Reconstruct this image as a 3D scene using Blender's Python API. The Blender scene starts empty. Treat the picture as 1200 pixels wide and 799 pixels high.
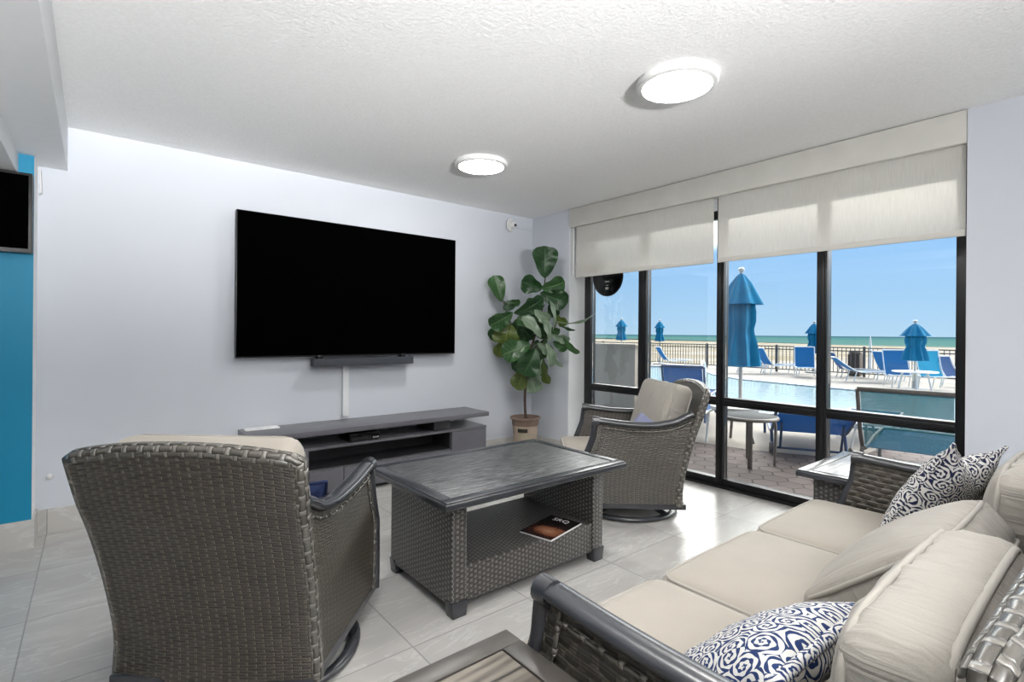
import bpy, bmesh, math, random
from mathutils import Vector, Matrix, Euler, noise

R = math.radians
PI = math.pi
V = Vector
sc = bpy.context.scene
COL = sc.collection
random.seed(7)

# ------------------------------------------------------------------ camera model (image 1200 x 799)
FPX, CX, CY, YAW, ROLL, EYE = 599.0, 600.0, 390.7, R(50.75), 0.0082, 1.2
FW = V((math.cos(YAW), math.sin(YAW), 0))
R0 = V((math.sin(YAW), -math.cos(YAW), 0))
RT = R0 * math.cos(ROLL) + V((0, 0, 1)) * math.sin(ROLL)
UP = -R0 * math.sin(ROLL) + V((0, 0, 1)) * math.cos(ROLL)
O = V((0, 0, EYE))


def at_depth(k, x, y):
    return O + (RT * ((x - CX) / FPX) - UP * ((y - CY) / FPX) + FW) * k


cam = bpy.data.cameras.new('camera')
cam.sensor_width = 36.0
cam.lens = FPX / 1200 * 36.0
cam.shift_y = -(399.5 - CY) / 1200
cam.clip_start = 0.02
cam.clip_end = 12000
camo = bpy.data.objects.new('camera', cam)
COL.objects.link(camo)
m = Matrix.Identity(4)
for i in range(3):
    m[i][0], m[i][1], m[i][2], m[i][3] = RT[i], UP[i], -FW[i], O[i]
camo.matrix_world = m
sc.camera = camo


# ------------------------------------------------------------------ materials
class NT:
    def __init__(s, name):
        s.m = bpy.data.materials.new(name)
        s.m.use_nodes = True
        s.t = s.m.node_tree
        s.b = s.t.nodes['Principled BSDF']
        s.out = s.t.nodes['Material Output']

    def n(s, typ, props=None, **inp):
        nd = s.t.nodes.new('ShaderNode' + typ)
        for k, v in (props or {}).items():
            setattr(nd, k, v)
        for k, v in inp.items():
            s.set(nd, k.replace('_', ' '), v)
        return nd

    def set(s, nd, key, v):
        sock = nd.inputs[key] if not (isinstance(key, str) and key.isdigit()) else nd.inputs[int(key)]
        if hasattr(v, 'is_output') or isinstance(v, bpy.types.NodeSocket):
            s.t.links.new(v, sock)
        elif isinstance(v, (tuple, list)) and len(v) == 3 and sock.type == 'RGBA':
            sock.default_value = (*v, 1)
        else:
            sock.default_value = v

    def math(s, op, a, b=None, c=None):
        nd = s.t.nodes.new('ShaderNodeMath')
        nd.operation = op
        for i, v in enumerate((a, b, c)):
            if v is not None:
                s.set(nd, str(i), v)
        return nd.outputs[0]

    def ramp(s, fac, stops, interp='LINEAR'):
        nd = s.t.nodes.new('ShaderNodeValToRGB')
        cr = nd.color_ramp
        cr.interpolation = interp
        while len(cr.elements) < len(stops):
            cr.elements.new(0.5)
        for e, (p, c) in zip(cr.elements, stops):
            e.position = p
            e.color = (*c, 1) if len(c) == 3 else c
        s.t.links.new(fac, nd.inputs[0])
        return nd.outputs[0]

    def mix(s, fac, a, b, blend='MIX'):
        nd = s.t.nodes.new('ShaderNodeMix')
        nd.data_type = 'RGBA'
        nd.blend_type = blend
        for idx, v in ((0, fac), (6, a), (7, b)):
            sock = nd.inputs[idx]
            if isinstance(v, bpy.types.NodeSocket):
                s.t.links.new(v, sock)
            elif isinstance(v, (tuple, list)):
                sock.default_value = (*v, 1) if len(v) == 3 else v
            else:
                sock.default_value = v
        return nd.outputs[2]

    def bump(s, h, strength=0.3, dist=0.01):
        nd = s.n('Bump', Strength=strength, Distance=dist, Height=h)
        s.set(s.b, 'Normal', nd.outputs[0])

    def p(s, color=None, rough=None, spec=None, metal=None, **kw):
        if color is not None: s.set(s.b, 'Base Color', color)
        if rough is not None: s.set(s.b, 'Roughness', rough)
        if spec is not None: s.set(s.b, 'Specular IOR Level', spec)
        if metal is not None: s.set(s.b, 'Metallic', metal)
        return s

    def uv(s):
        return s.n('TexCoord').outputs['UV']

    def obj(s):
        return s.n('TexCoord').outputs['Object']

    def mapped(s, vec, scale=(1, 1, 1), rot=(0, 0, 0), loc=(0, 0, 0)):
        return s.n('Mapping', Vector=vec, Scale=scale, Rotation=rot, Location=loc).outputs[0]

    def xyz(s, vec):
        nd = s.n('SeparateXYZ', Vector=vec)
        return nd.outputs[0], nd.outputs[1], nd.outputs[2]

    def noise(s, vec, scale, detail=2.0, rough=0.5, dist=0.0):
        return s.n('TexNoise', Vector=vec, Scale=scale, Detail=detail, Roughness=rough, Distortion=dist).outputs[0]


def plain(name, color, rough=0.5, spec=0.5, metal=0.0, var=0.06, scale=20, bump=0.0, bscale=200):
    k = NT(name)
    o = k.obj()
    f = k.noise(o, scale, 3)
    c2 = tuple(min(1, c * (1 + var)) for c in color)
    c1 = tuple(c * (1 - var) for c in color)
    k.p(k.ramp(f, [(0.3, c1), (0.7, c2)]), rough, spec, metal)
    if bump:
        k.bump(k.noise(o, bscale, 2), bump, 0.002)
    return k.m


def wicker(name, pu, pv, col, light, rough=0.45, bump=0.7, gap=0.12, fine=0, warp=0.24, wl=1.7):
    """long flat weft strands dipping under narrow warp strands; UV in metres"""
    k = NT(name)
    u, v, _ = k.xyz(k.uv())
    wob = k.noise(k.uv(), 9, 2)
    v = k.math('ADD', v, k.math('MULTIPLY', k.math('SUBTRACT', wob, 0.5), pv * 0.9))
    u = k.math('ADD', u, k.math('MULTIPLY', k.math('SUBTRACT', k.noise(k.mapped(k.uv(), (1, 1, 1), (0, 0, 0), (3, 5, 0)), 9, 2), 0.5), pu * 0.35))
    U = k.math('DIVIDE', u, pu)
    W = k.math('DIVIDE', v, pv)
    row = k.math('FLOOR', W)
    fv = k.math('FRACT', W)
    fu = k.math('FRACT', U)
    prof = k.math('POWER', k.math('SINE', k.math('MULTIPLY', fv, PI)), 0.4)
    w = k.math('SINE', k.math('MULTIPLY', k.math('ADD', U, row), PI))
    under = k.math('MAXIMUM', k.math('MULTIPLY', w, -1.0), 0.0)
    dip = k.math('POWER', under, 3.0)
    hH = k.math('MULTIPLY', prof, k.math('MULTIPLY_ADD', dip, -0.95, 0.9))
    du = k.math('ABSOLUTE', k.math('SUBTRACT', fu, 0.5))
    nr = k.n('MapRange', {'interpolation_type': 'SMOOTHSTEP'}, Value=du).outputs[0]
    nd = nr.node
    nd.inputs[1].default_value, nd.inputs[2].default_value = warp, warp * 0.45
    hV = k.math('MULTIPLY', nr, k.math('POWER', under, 0.6))
    h = k.math('MAXIMUM', hH, hV)
    isw = k.math('GREATER_THAN', hV, hH)
    if fine:
        st = k.math('SINE', k.math('MULTIPLY', W, PI * 2 * fine))
        h = k.math('MULTIPLY_ADD', st, 0.06, h)
    var = k.n('TexNoise', Vector=k.n('CombineXYZ', X=k.math('MULTIPLY', U, 0.3), Y=k.math('MULTIPLY', row, 3.17)).outputs[0], Scale=1.0, Detail=2.0).outputs[0]
    base = k.ramp(var, [(0.3, col), (0.75, light)])
    base = k.mix(isw, base, tuple(c * wl for c in light))
    dark = tuple(c * gap for c in col)
    msk = k.ramp(h, [(0.12, (0, 0, 0)), (0.5, (1, 1, 1))])
    k.p(k.mix(msk, dark, base), rough, 0.5)
    k.set(k.b, 'Specular IOR Level', k.math('MULTIPLY', msk, 0.9))
    k.bump(h, bump, min(pv, pu) * 0.5)
    return k.m


M = {}
M['wicker_chair'] = wicker('wicker_chair', 0.028, 0.0098, (0.026, 0.021, 0.015), (0.062, 0.052, 0.039), 0.36, 0.9, 0.05)
M['wicker_table'] = wicker('wicker_table', 0.0225, 0.0112, (0.022, 0.02, 0.019), (0.058, 0.053, 0.049), 0.34, 1.0, 0.05, 0, 0.34, 3.2)
M['wicker_basket'] = wicker('wicker_basket', 0.026, 0.024, (0.022, 0.018, 0.013), (0.06, 0.05, 0.038), 0.42, 0.6, 0.2, 3, 0.6, 1.15)
M['wicker_rim'] = wicker('wicker_rim', 0.024, 0.021, (0.06, 0.054, 0.045), (0.13, 0.12, 0.105), 0.26, 0.9, 0.15, 0, 0.44, 1.3)
M['dark_metal'] = plain('dark_metal', (0.035, 0.037, 0.043), 0.26, 0.7, 0.0, 0.15, 6, 0.08, 60)
M['black_frame'] = plain('black_frame', (0.006, 0.006, 0.007), 0.35, 0.5, 0, 0.1, 5)
M['black_gloss'] = plain('black_gloss', (0.004, 0.004, 0.005), 0.12, 0.5)
M['black_screen'] = plain('black_screen', (0.0008, 0.0008, 0.001), 0.35, 0.0)
M['bezel'] = plain('bezel', (0.014, 0.014, 0.015), 0.4, 0.3)
M['white_plastic'] = plain('white_plastic', (0.75, 0.75, 0.74), 0.4)
M['white_paint'] = plain('white_paint', (0.78, 0.79, 0.8), 0.55, 0.3, 0, 0.01)
M['wall_paint'] = plain('wall_paint', (0.60, 0.625, 0.675), 0.6, 0.25, 0, 0.012, 3, 0.05, 90)
M['teal_paint'] = plain('teal_paint', (0.006, 0.22, 0.38), 0.5, 0.3, 0, 0.02, 3, 0.05, 90)
M['soundbar_cloth'] = plain('soundbar_cloth', (0.045, 0.05, 0.06), 0.7, 0.3, 0, 0.1, 300)
M['console_grey'] = plain('console_grey', (0.105, 0.102, 0.115), 0.28, 0.5, 0, 0.06, 8)
M['console_dark'] = plain('console_dark', (0.028, 0.027, 0.03), 0.35, 0.5, 0, 0.06, 8)
M['paper'] = plain('paper', (0.85, 0.85, 0.84), 0.6)
M['navy_cloth'] = plain('navy_cloth', (0.012, 0.02, 0.06), 0.8, 0.2, 0, 0.2, 80)


def mk_ceiling():
    k = NT('ceiling_texture')
    o = k.obj()
    f = k.noise(o, 55, 3, 0.65)
    k.p(k.ramp(k.noise(o, 90, 2), [(0.3, (0.84, 0.84, 0.835)), (0.7, (0.90, 0.90, 0.895))]), 0.85, 0.15)
    k.bump(f, 0.3, 0.008)
    return k.m


def mk_floor(name, sx, sy, ox, oy, base=0.46):
    k = NT(name)
    o = k.obj()
    x, y, z = k.xyz(o)
    tx = k.math('DIVIDE', k.math('SUBTRACT', x, ox), sx)
    ty = k.math('DIVIDE', k.math('SUBTRACT', y, oy), sy)
    def edge(t, s):
        f = k.math('FRACT', t)
        return k.math('MULTIPLY', k.math('MINIMUM', f, k.math('SUBTRACT', 1.0, f)), s)
    d = k.math('MINIMUM', edge(tx, sx), edge(ty, sy))
    grout = k.ramp(d, [(0.0012, (0, 0, 0)), (0.0026, (1, 1, 1))])
    ids = k.n('CombineXYZ', X=k.math('FLOOR', tx), Y=k.math('FLOOR', ty)).outputs[0]
    wn = k.n('TexWhiteNoise', Vector=ids)
    off = k.n('VectorMath', {'operation': 'MULTIPLY_ADD'})
    k.set(off, '0', wn.outputs[1]); k.set(off, '1', (7, 7, 0)); k.set(off, '2', o)
    vec = off.outputs[0]
    warp = k.mapped(vec, (1.0, 2.6, 1), (0, 0, R(38)))
    cl = k.noise(warp, 1.6, 5, 0.55, 0.6)
    vein = k.noise(k.mapped(vec, (0.7, 3.2, 1), (0, 0, R(40))), 2.2, 4, 0.6, 1.2)
    vm = k.math('ABSOLUTE', k.math('SUBTRACT', vein, 0.5))
    vmask = k.ramp(vm, [(0.0, (1, 1, 1)), (0.022, (0, 0, 0))])
    c = k.ramp(cl, [(0.25, tuple(base * t for t in (0.86, 0.83, 0.79))), (0.75, tuple(base * t for t in (1.09, 1.06, 1.015)))])
    lv = k.math('MULTIPLY', vmask, 0.35)
    c = k.mix(lv, c, (base * 1.4, base * 1.4, base * 1.38))
    tv = k.math('MULTIPLY_ADD', wn.outputs[0], 0.10, 0.95)
    c = k.mix(1.0, c, k.n('CombineColor', Red=tv, Green=tv, Blue=tv).outputs[0], 'MULTIPLY')
    c = k.mix(grout, (0.24, 0.235, 0.225), c)
    k.p(c, 0.27, 0.5)
    k.bump(k.math('ADD', grout, 0), 0.25, 0.002)
    return k.m


M['ceiling'] = mk_ceiling()
M['floor_tile'] = mk_floor('floor_tile', 0.58, 0.57, -0.21, 3.455)
M['base_tile'] = mk_floor('base_tile', 0.58, 9.0, -0.21, -3.0, 0.52)


def mk_fabric(name, c, rough=0.85, weave=900, wr=0.0, stretch=(6, 40, 6)):
    k = NT(name)
    o = k.uv()
    f = k.noise(o, 5, 3)
    th = k.noise(k.mapped(o, (1, 0.15, 1)), weave, 1)
    th2 = k.noise(k.mapped(o, (0.15, 1, 1)), weave, 1)
    t = k.math('ADD', th, th2)
    col = k.ramp(f, [(0.3, tuple(x * 0.95 for x in c)), (0.7, tuple(min(1, x * 1.04) for x in c))])
    col = k.mix(k.math('MULTIPLY', k.math('SUBTRACT', t, 0.75), 0.25), col, tuple(x * 0.6 for x in c))
    k.p(col, rough, 0.2)
    k.set(k.b, 'Sheen Weight', 0.15)
    h = k.math('MULTIPLY', t, 0.12)
    if wr:
        big = k.noise(k.mapped(o, stretch), 1.0, 3, 0.5, 0.8)
        h = k.math('MULTIPLY_ADD', big, wr, h)
    k.bump(h, 0.35, 0.01)
    return k.m


CREAM = (0.345, 0.313, 0.27)
M['cream'] = mk_fabric('cream_canvas', CREAM)
M['cream_wrinkled'] = mk_fabric('cream_canvas_wrinkled', (0.315, 0.292, 0.26), wr=3.2, stretch=(30, 3, 1))
M['piping'] = mk_fabric('cream_piping', (0.345, 0.322, 0.288))
M['lavender'] = mk_fabric('lavender_cloth', (0.25, 0.27, 0.42))
M['shade_trim'] = mk_fabric('valance_cloth', (0.62, 0.605, 0.56))


def mk_damask(name, blue, scale=11.0):
    k = NT(name)
    uv = k.uv()
    wv = k.n('TexNoise', Vector=uv, Scale=5.0, Detail=1.0)
    add = k.n('VectorMath', {'operation': 'MULTIPLY_ADD'})
    k.set(add, '0', wv.outputs[1]); k.set(add, '1', (0.06, 0.06, 0)); k.set(add, '2', uv)
    vo = k.n('TexVoronoi', {'voronoi_dimensions': '2D'}, Vector=add.outputs[0], Scale=scale, Randomness=0.75)
    sc_ = k.n('VectorMath', {'operation': 'SCALE'})
    k.set(sc_, '0', add.outputs[0]); sc_.inputs['Scale'].default_value = 1.0
    sub = k.n('VectorMath', {'operation': 'SUBTRACT'})
    k.set(sub, '0', sc_.outputs[0]); k.set(sub, '1', vo.outputs['Position'])
    dx, dy, _ = k.xyz(sub.outputs[0])
    ang = k.math('ARCTAN2', dy, dx)
    r = k.math('MULTIPLY', vo.outputs['Distance'], 1.0)
    rnd = k.n('SeparateColor', Color=vo.outputs['Color'])
    sgn = k.math('SIGN', k.math('SUBTRACT', rnd.outputs[0], 0.5))
    ph = k.math('ADD', k.math('MULTIPLY', ang, sgn), k.math('MULTIPLY', r, 26.0))
    sp = k.math('SINE', k.math('MULTIPLY_ADD', rnd.outputs[1], 6.0, ph))
    sp2 = k.math('SINE', k.math('MULTIPLY_ADD', ang, 5.0, k.math('MULTIPLY', r, 9.0)))
    mix = k.math('ADD', k.math('MULTIPLY', sp, 0.8), k.math('MULTIPLY', sp2, 0.5))
    mask = k.ramp(mix, [(0.50, (0, 0, 0)), (0.56, (1, 1, 1))])
    mask = k.ramp(k.math('MULTIPLY_ADD', mix, 0.5, 0.5), [(0.54, (0, 0, 0)), (0.59, (1, 1, 1))])
    c = k.mix(mask, (0.58, 0.57, 0.545), blue)
    k.p(c, 0.8, 0.2)
    k.bump(k.noise(uv, 700, 1), 0.15, 0.004)
    return k.m


M['damask_near'] = mk_damask('damask_blue', (0.012, 0.03, 0.105), 20)
M['damask_far'] = mk_damask('damask_navy', (0.012, 0.016, 0.05), 21)


def mk_planks(name, cdark, clight, width, axis=0, rough=0.35, gx=1.5, gy=26, bump=0.4, seam=(0.02, 0.018, 0.016), spec=0.5):
    """boards along UV u, seams every width in v"""
    k = NT(name)
    u, v, _ = k.xyz(k.uv())
    t = k.math('DIVIDE', v, width)
    idn = k.math('FLOOR', t)
    f = k.math('FRACT', t)
    d = k.math('MULTIPLY', k.math('MINIMUM', f, k.math('SUBTRACT', 1.0, f)), width)
    sm = k.ramp(d, [(0.0015, (0, 0, 0)), (0.004, (1, 1, 1))])
    vec = k.n('CombineXYZ', X=k.math('MULTIPLY', u, gx), Y=k.math('MULTIPLY', v, gy), Z=k.math('MULTIPLY', idn, 3.7)).outputs[0]
    g = k.noise(vec, 1.6, 5, 0.6, 0.9)
    wv = k.math('SINE', k.math('MULTIPLY', k.noise(vec, 0.55, 1, 0.5, 0.3), 55.0))
    mixv = k.math('MULTIPLY_ADD', wv, 0.16, g)
    c = k.ramp(mixv, [(0.3, cdark), (0.7, clight)])
    c = k.mix(sm, seam, c)
    k.p(c, rough, spec)
    h = k.math('MULTIPLY_ADD', sm, 1.2, k.math('MULTIPLY', mixv, 0.5))
    k.bump(h, bump, 0.003)
    return k.m


M['table_planks'] = mk_planks('table_planks', (0.05, 0.042, 0.034), (0.20, 0.175, 0.145), 0.104, 0, 0.36, 1.3, 16, 0.3)
M['table_slats'] = mk_planks('table_slats', (0.30, 0.305, 0.32), (0.42, 0.42, 0.44), 0.075, 0, 0.3, 1.0, 24, 0.3)  # white sky reflection put into the base colour as pale grey
M['table_rail'] = plain('table_rail', (0.06, 0.054, 0.048), 0.33, 0.5, 0, 0.2, 14)


def mk_coffee_top():
    k = NT('cast_streaked_top')
    u, v, _ = k.xyz(k.uv())
    vec = k.n('CombineXYZ', X=k.math('MULTIPLY', u, 11.0), Y=k.math('MULTIPLY', v, 60.0)).outputs[0]
    g = k.noise(vec, 1.0, 3, 0.6, 0.5)
    k.p(k.ramp(g, [(0.38, (0.022, 0.023, 0.025)), (0.66, (0.15, 0.152, 0.158))]), 0.3, 0.6)
    k.bump(g, 0.7, 0.008)
    return k.m


M['coffee_top'] = mk_coffee_top()


def mk_shade():
    k = NT('shade_fabric')
    o = k.obj()
    th = k.noise(k.mapped(o, (1, 1, 0.05)), 260, 2)
    c = k.ramp(th, [(0.3, (0.80, 0.775, 0.73)), (0.7, (0.88, 0.86, 0.82))])
    df = k.n('BsdfDiffuse', Color=c)
    tr = k.n('BsdfTranslucent', Color=c)
    mx = k.n('MixShader'); k.set(mx, '0', 0.42); k.set(mx, '1', df.outputs[0]); k.set(mx, '2', tr.outputs[0])
    tp = k.n('BsdfTransparent', Color=(1, 0.98, 0.94))
    m2 = k.n('MixShader'); k.set(m2, '0', 0.21); k.set(m2, '1', mx.outputs[0]); k.set(m2, '2', tp.outputs[0])
    k.t.links.new(m2.outputs[0], k.out.inputs[0])
    return k.m


M['shade'] = mk_shade()


def mk_glass():
    k = NT('window_glass')
    tp = k.n('BsdfTransparent', Color=(0.97, 0.985, 0.98))
    gl = k.n('BsdfGlossy', Color=(1, 1, 1), Roughness=0.0)
    fr = k.n('Fresnel', IOR=1.45)
    mx = k.n('MixShader'); k.set(mx, '0', k.math('MULTIPLY', fr.outputs[0], 0.8)); k.set(mx, '1', tp.outputs[0]); k.set(mx, '2', gl.outputs[0])
    k.t.links.new(mx.outputs[0], k.out.inputs[0])
    return k.m


M['glass'] = mk_glass()


def mk_sling(name, c, trans):
    k = NT(name)
    u, v, _ = k.xyz(k.uv())
    b = k.b
    k.p(k.ramp(k.noise(k.uv(), 30, 2), [(0.3, tuple(x * 0.9 for x in c)), (0.7, tuple(x * 1.1 for x in c))]), 0.6, 0.3)
    tl = k.n('BsdfTranslucent', Color=c)
    m0 = k.n('MixShader'); k.set(m0, '0', 0.35); k.set(m0, '1', b.outputs[0]); k.set(m0, '2', tl.outputs[0])
    tp = k.n('BsdfTransparent', Color=(1, 1, 1))
    mx = k.n('MixShader'); k.set(mx, '0', trans); k.set(mx, '1', m0.outputs[0]); k.set(mx, '2', tp.outputs[0])
    k.t.links.new(mx.outputs[0], k.out.inputs[0])
    return k.m


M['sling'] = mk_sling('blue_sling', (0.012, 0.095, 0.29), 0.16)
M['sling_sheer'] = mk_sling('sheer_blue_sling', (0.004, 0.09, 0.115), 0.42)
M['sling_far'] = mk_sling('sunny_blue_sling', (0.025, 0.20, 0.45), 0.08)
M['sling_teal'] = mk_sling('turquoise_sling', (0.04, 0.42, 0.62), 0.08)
M['canopy'] = plain('canopy_blue', (0.008, 0.165, 0.31), 0.8, 0.2, 0, 0.12, 8)
M['bronze'] = plain('bronze_tube', (0.14, 0.125, 0.115), 0.4)
M['blue_frame'] = plain('slate_frame', (0.05, 0.085, 0.17), 0.4)
M['white_frame'] = plain('white_frame', (0.75, 0.76, 0.76), 0.4)
M['grey_pole'] = plain('grey_pole', (0.45, 0.44, 0.42), 0.4)
M['table_glass'] = plain('table_glass', (0.10, 0.105, 0.11), 0.7, 0.04)
M['fence_metal'] = plain('fence_metal', (0.10, 0.088, 0.08), 0.5)
M['parapet'] = plain('parapet_stucco', (0.40, 0.355, 0.30), 0.85, 0.2, 0, 0.04, 5, 0.3, 60)
M['deck'] = plain('deck_concrete', (0.36, 0.325, 0.285), 0.8, 0.2, 0, 0.05, 3, 0.1, 60)
M['coping'] = plain('coping_tile', (0.33, 0.36, 0.40), 0.4, 0.5, 0, 0.4, 14)
M['overhang'] = plain('overhang_stucco', (0.80, 0.74, 0.68), 0.9, 0.1)
M['soil'] = plain('soil', (0.03, 0.022, 0.016), 0.95, 0.1, 0, 0.4, 60, 0.5, 80)
M['bark'] = plain('bark', (0.075, 0.055, 0.045), 0.9, 0.1, 0, 0.3, 60, 0.5, 120)
M['clay'] = plain('clay_pot', (0.36, 0.29, 0.23), 0.75, 0.2, 0, 0.12, 12, 0.15, 90)
M['clay_brown'] = plain('clay_pot_brown', (0.20, 0.145, 0.115), 0.7, 0.2, 0, 0.12, 12, 0.15, 90)
M['label_ink'] = plain('label_ink', (0.02, 0.017, 0.01), 0.7)
M['label_pale'] = plain('label_pale', (0.33, 0.29, 0.2), 0.7)
M['bin_brown'] = plain('bin_brown', (0.10, 0.07, 0.05), 0.7)


def mk_water():
    k = NT('pool_water')
    o = k.obj()
    f = k.noise(o, 0.25, 2)
    k.p(k.ramp(f, [(0.35, (0.36, 0.44, 0.43)), (0.7, (0.28, 0.42, 0.415))]), 0.12, 0.4)
    k.bump(k.noise(o, 5, 2), 0.06, 0.05)
    return k.m


def mk_sea():
    k = NT('sea_water')
    x, y, z = k.xyz(k.obj())
    d = k.math('DIVIDE', x, 1500.0)
    n = k.noise(k.mapped(k.obj(), (0.03, 0.004, 1)), 1.0, 3)
    d = k.math('ADD', d, k.math('MULTIPLY', k.math('SUBTRACT', n, 0.5), 0.04))
    k.p(k.ramp(d, [(0.05, (0.15, 0.19, 0.165)), (0.12, (0.075, 0.155, 0.14)), (0.45, (0.05, 0.125, 0.125)), (1.0, (0.03, 0.075, 0.095))]), 0.9, 0.0)
    return k.m


def mk_sand():
    k = NT('beach_sand')
    o = k.obj()
    f = k.noise(o, 0.12, 4, 0.6)
    x, y, z = k.xyz(o)
    tuft = k.ramp(k.math('MULTIPLY', k.noise(k.mapped(o, (0.5, 0.2, 1)), 0.5, 4), k.ramp(k.math('DIVIDE', y, 40.0), [(0.2, (0, 0, 0)), (0.36, (1, 1, 1))])), [(0.4, (0, 0, 0)), (0.55, (1, 1, 1))])
    c = k.ramp(f, [(0.3, (0.27, 0.235, 0.195)), (0.7, (0.35, 0.32, 0.28))])
    c = k.mix(k.math('MULTIPLY', tuft, 0.8), c, (0.22, 0.175, 0.09))
    k.p(c, 0.95, 0.1)
    return k.m


def mk_pavers():
    k = NT('hex_pavers')
    o = k.obj()
    x, y, z = k.xyz(o)
    S = 0.185
    px, py = k.math('DIVIDE', x, S), k.math('DIVIDE', y, S)
    def lat(ox, oy):
        gx = k.math('SUBTRACT', k.math('FLOORED_MODULO', k.math('ADD', px, 40.0 + ox), 1.0), 0.5)
        gy = k.math('SUBTRACT', k.math('FLOORED_MODULO', k.math('ADD', py, 69.282 + oy), 1.7320508), 0.8660254)
        return gx, gy, k.math('ADD', k.math('MULTIPLY', gx, gx), k.math('MULTIPLY', gy, gy))
    ax, ay, al = lat(0.0, 0.0)
    bx, by, bl = lat(0.5, 0.8660254)
    sel = k.math('LESS_THAN', bl, al)
    def pick(p, q):
        return k.math('ADD', k.math('MULTIPLY', q, sel), k.math('MULTIPLY', p, k.math('SUBTRACT', 1.0, sel)))
    gx, gy = pick(ax, bx), pick(ay, by)
    hx = k.math('ABSOLUTE', gx); hy = k.math('ABSOLUTE', gy)
    hd = k.math('MAXIMUM', hx, k.math('ADD', k.math('MULTIPLY', hx, 0.5), k.math('MULTIPLY', hy, 0.8660254)))
    joint = k.ramp(hd, [(0.445, (1, 1, 1)), (0.485, (0, 0, 0))])
    ids = k.n('CombineXYZ', X=k.math('ROUND', k.math('MULTIPLY', k.math('SUBTRACT', px, gx), 2.0)), Y=k.math('ROUND', k.math('MULTIPLY', k.math('SUBTRACT', py, gy), 1.1547))).outputs[0]
    wn = k.n('TexWhiteNoise', Vector=ids)
    c = k.ramp(wn.outputs[0], [(0.0, (0.105, 0.08, 0.074)), (1.0, (0.185, 0.143, 0.132))])
    c = k.mix(k.math('MULTIPLY', k.noise(o, 30, 3), 0.6), c, (0.14, 0.118, 0.112))
    c = k.mix(joint, (0.035, 0.028, 0.026), c)
    k.p(c, 0.75, 0.3)
    k.bump(joint, 0.4, 0.006)
    return k.m


M['water'] = mk_water()
M['sea'] = mk_sea()
M['sand'] = mk_sand()
M['pavers'] = mk_pavers()


def mk_leaf(name, c1, c2, vein):
    k = NT(name)
    u, v, _ = k.xyz(k.uv())
    au = k.math('ABSOLUTE', u)
    mid = k.ramp(au, [(0.03, (1, 1, 1)), (0.07, (0, 0, 0))])
    side = k.math('SINE', k.math('MULTIPLY', k.math('SUBTRACT', v, k.math('MULTIPLY', au, 0.22)), 46.0))
    sv = k.ramp(side, [(0.86, (0, 0, 0)), (0.98, (1, 1, 1))])
    ve = k.math('MAXIMUM', mid, k.math('MULTIPLY', sv, 0.55))
    c = k.ramp(k.noise(k.uv(), 2.5, 2), [(0.3, c1), (0.7, c2)])
    c = k.mix(k.math('MULTIPLY', ve, 0.75), c, vein)
    k.p(c, 0.3, 0.5)
    tl = k.n('BsdfTranslucent', Color=tuple(min(1, x * 1.6) for x in c2))
    mx = k.n('MixShader'); k.set(mx, '0', 0.15); k.set(mx, '1', k.b.outputs[0]); k.set(mx, '2', tl.outputs[0])
    k.bump(k.math('MULTIPLY_ADD', ve, -1.0, k.math('MULTIPLY', side, 0.15)), 0.5, 0.006)
    k.t.links.new(mx.outputs[0], k.out.inputs[0])
    return k.m


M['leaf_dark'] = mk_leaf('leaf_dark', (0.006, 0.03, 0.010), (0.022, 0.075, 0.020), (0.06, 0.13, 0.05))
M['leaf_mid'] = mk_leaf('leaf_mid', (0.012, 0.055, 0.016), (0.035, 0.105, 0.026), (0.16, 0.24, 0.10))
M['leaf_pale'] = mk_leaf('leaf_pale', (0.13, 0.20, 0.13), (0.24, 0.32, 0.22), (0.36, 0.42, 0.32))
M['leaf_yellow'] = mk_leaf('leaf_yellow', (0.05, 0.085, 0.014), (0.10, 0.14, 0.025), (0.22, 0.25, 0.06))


def mk_cover():
    k = NT('magazine_cover')
    u, v, _ = k.xyz(k.uv())
    n = k.noise(k.uv(), 14, 3, 0.6, 0.8)
    du = k.math('SUBTRACT', u, 0.13); dv = k.math('SUBTRACT', v, 0.09)
    r = k.math('SQRT', k.math('ADD', k.math('POWER', k.math('MULTIPLY', du, 0.8), 2.0), k.math('POWER', k.math('MULTIPLY', dv, 1.3), 2.0)))
    t = k.math('ADD', r, k.math('MULTIPLY', k.math('SUBTRACT', n, 0.5), 0.09))
    c = k.ramp(t, [(0.0, (0.42, 0.22, 0.13)), (0.05, (0.26, 0.10, 0.05)), (0.085, (0.07, 0.018, 0.012)), (0.12, (0.008, 0.006, 0.008))])
    k.p(c, 0.25, 0.5)
    return k.m


M['cover'] = mk_cover()


def mk_emit(name, c, s):
    k = NT(name)
    em = k.n('Emission', Color=c, Strength=s)
    k.t.links.new(em.outputs[0], k.out.inputs[0])
    return k.m


LAMP = 39.0
M['lamp_glow'] = mk_emit('lamp_glow', (1.0, 0.985, 0.96), LAMP)


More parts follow.
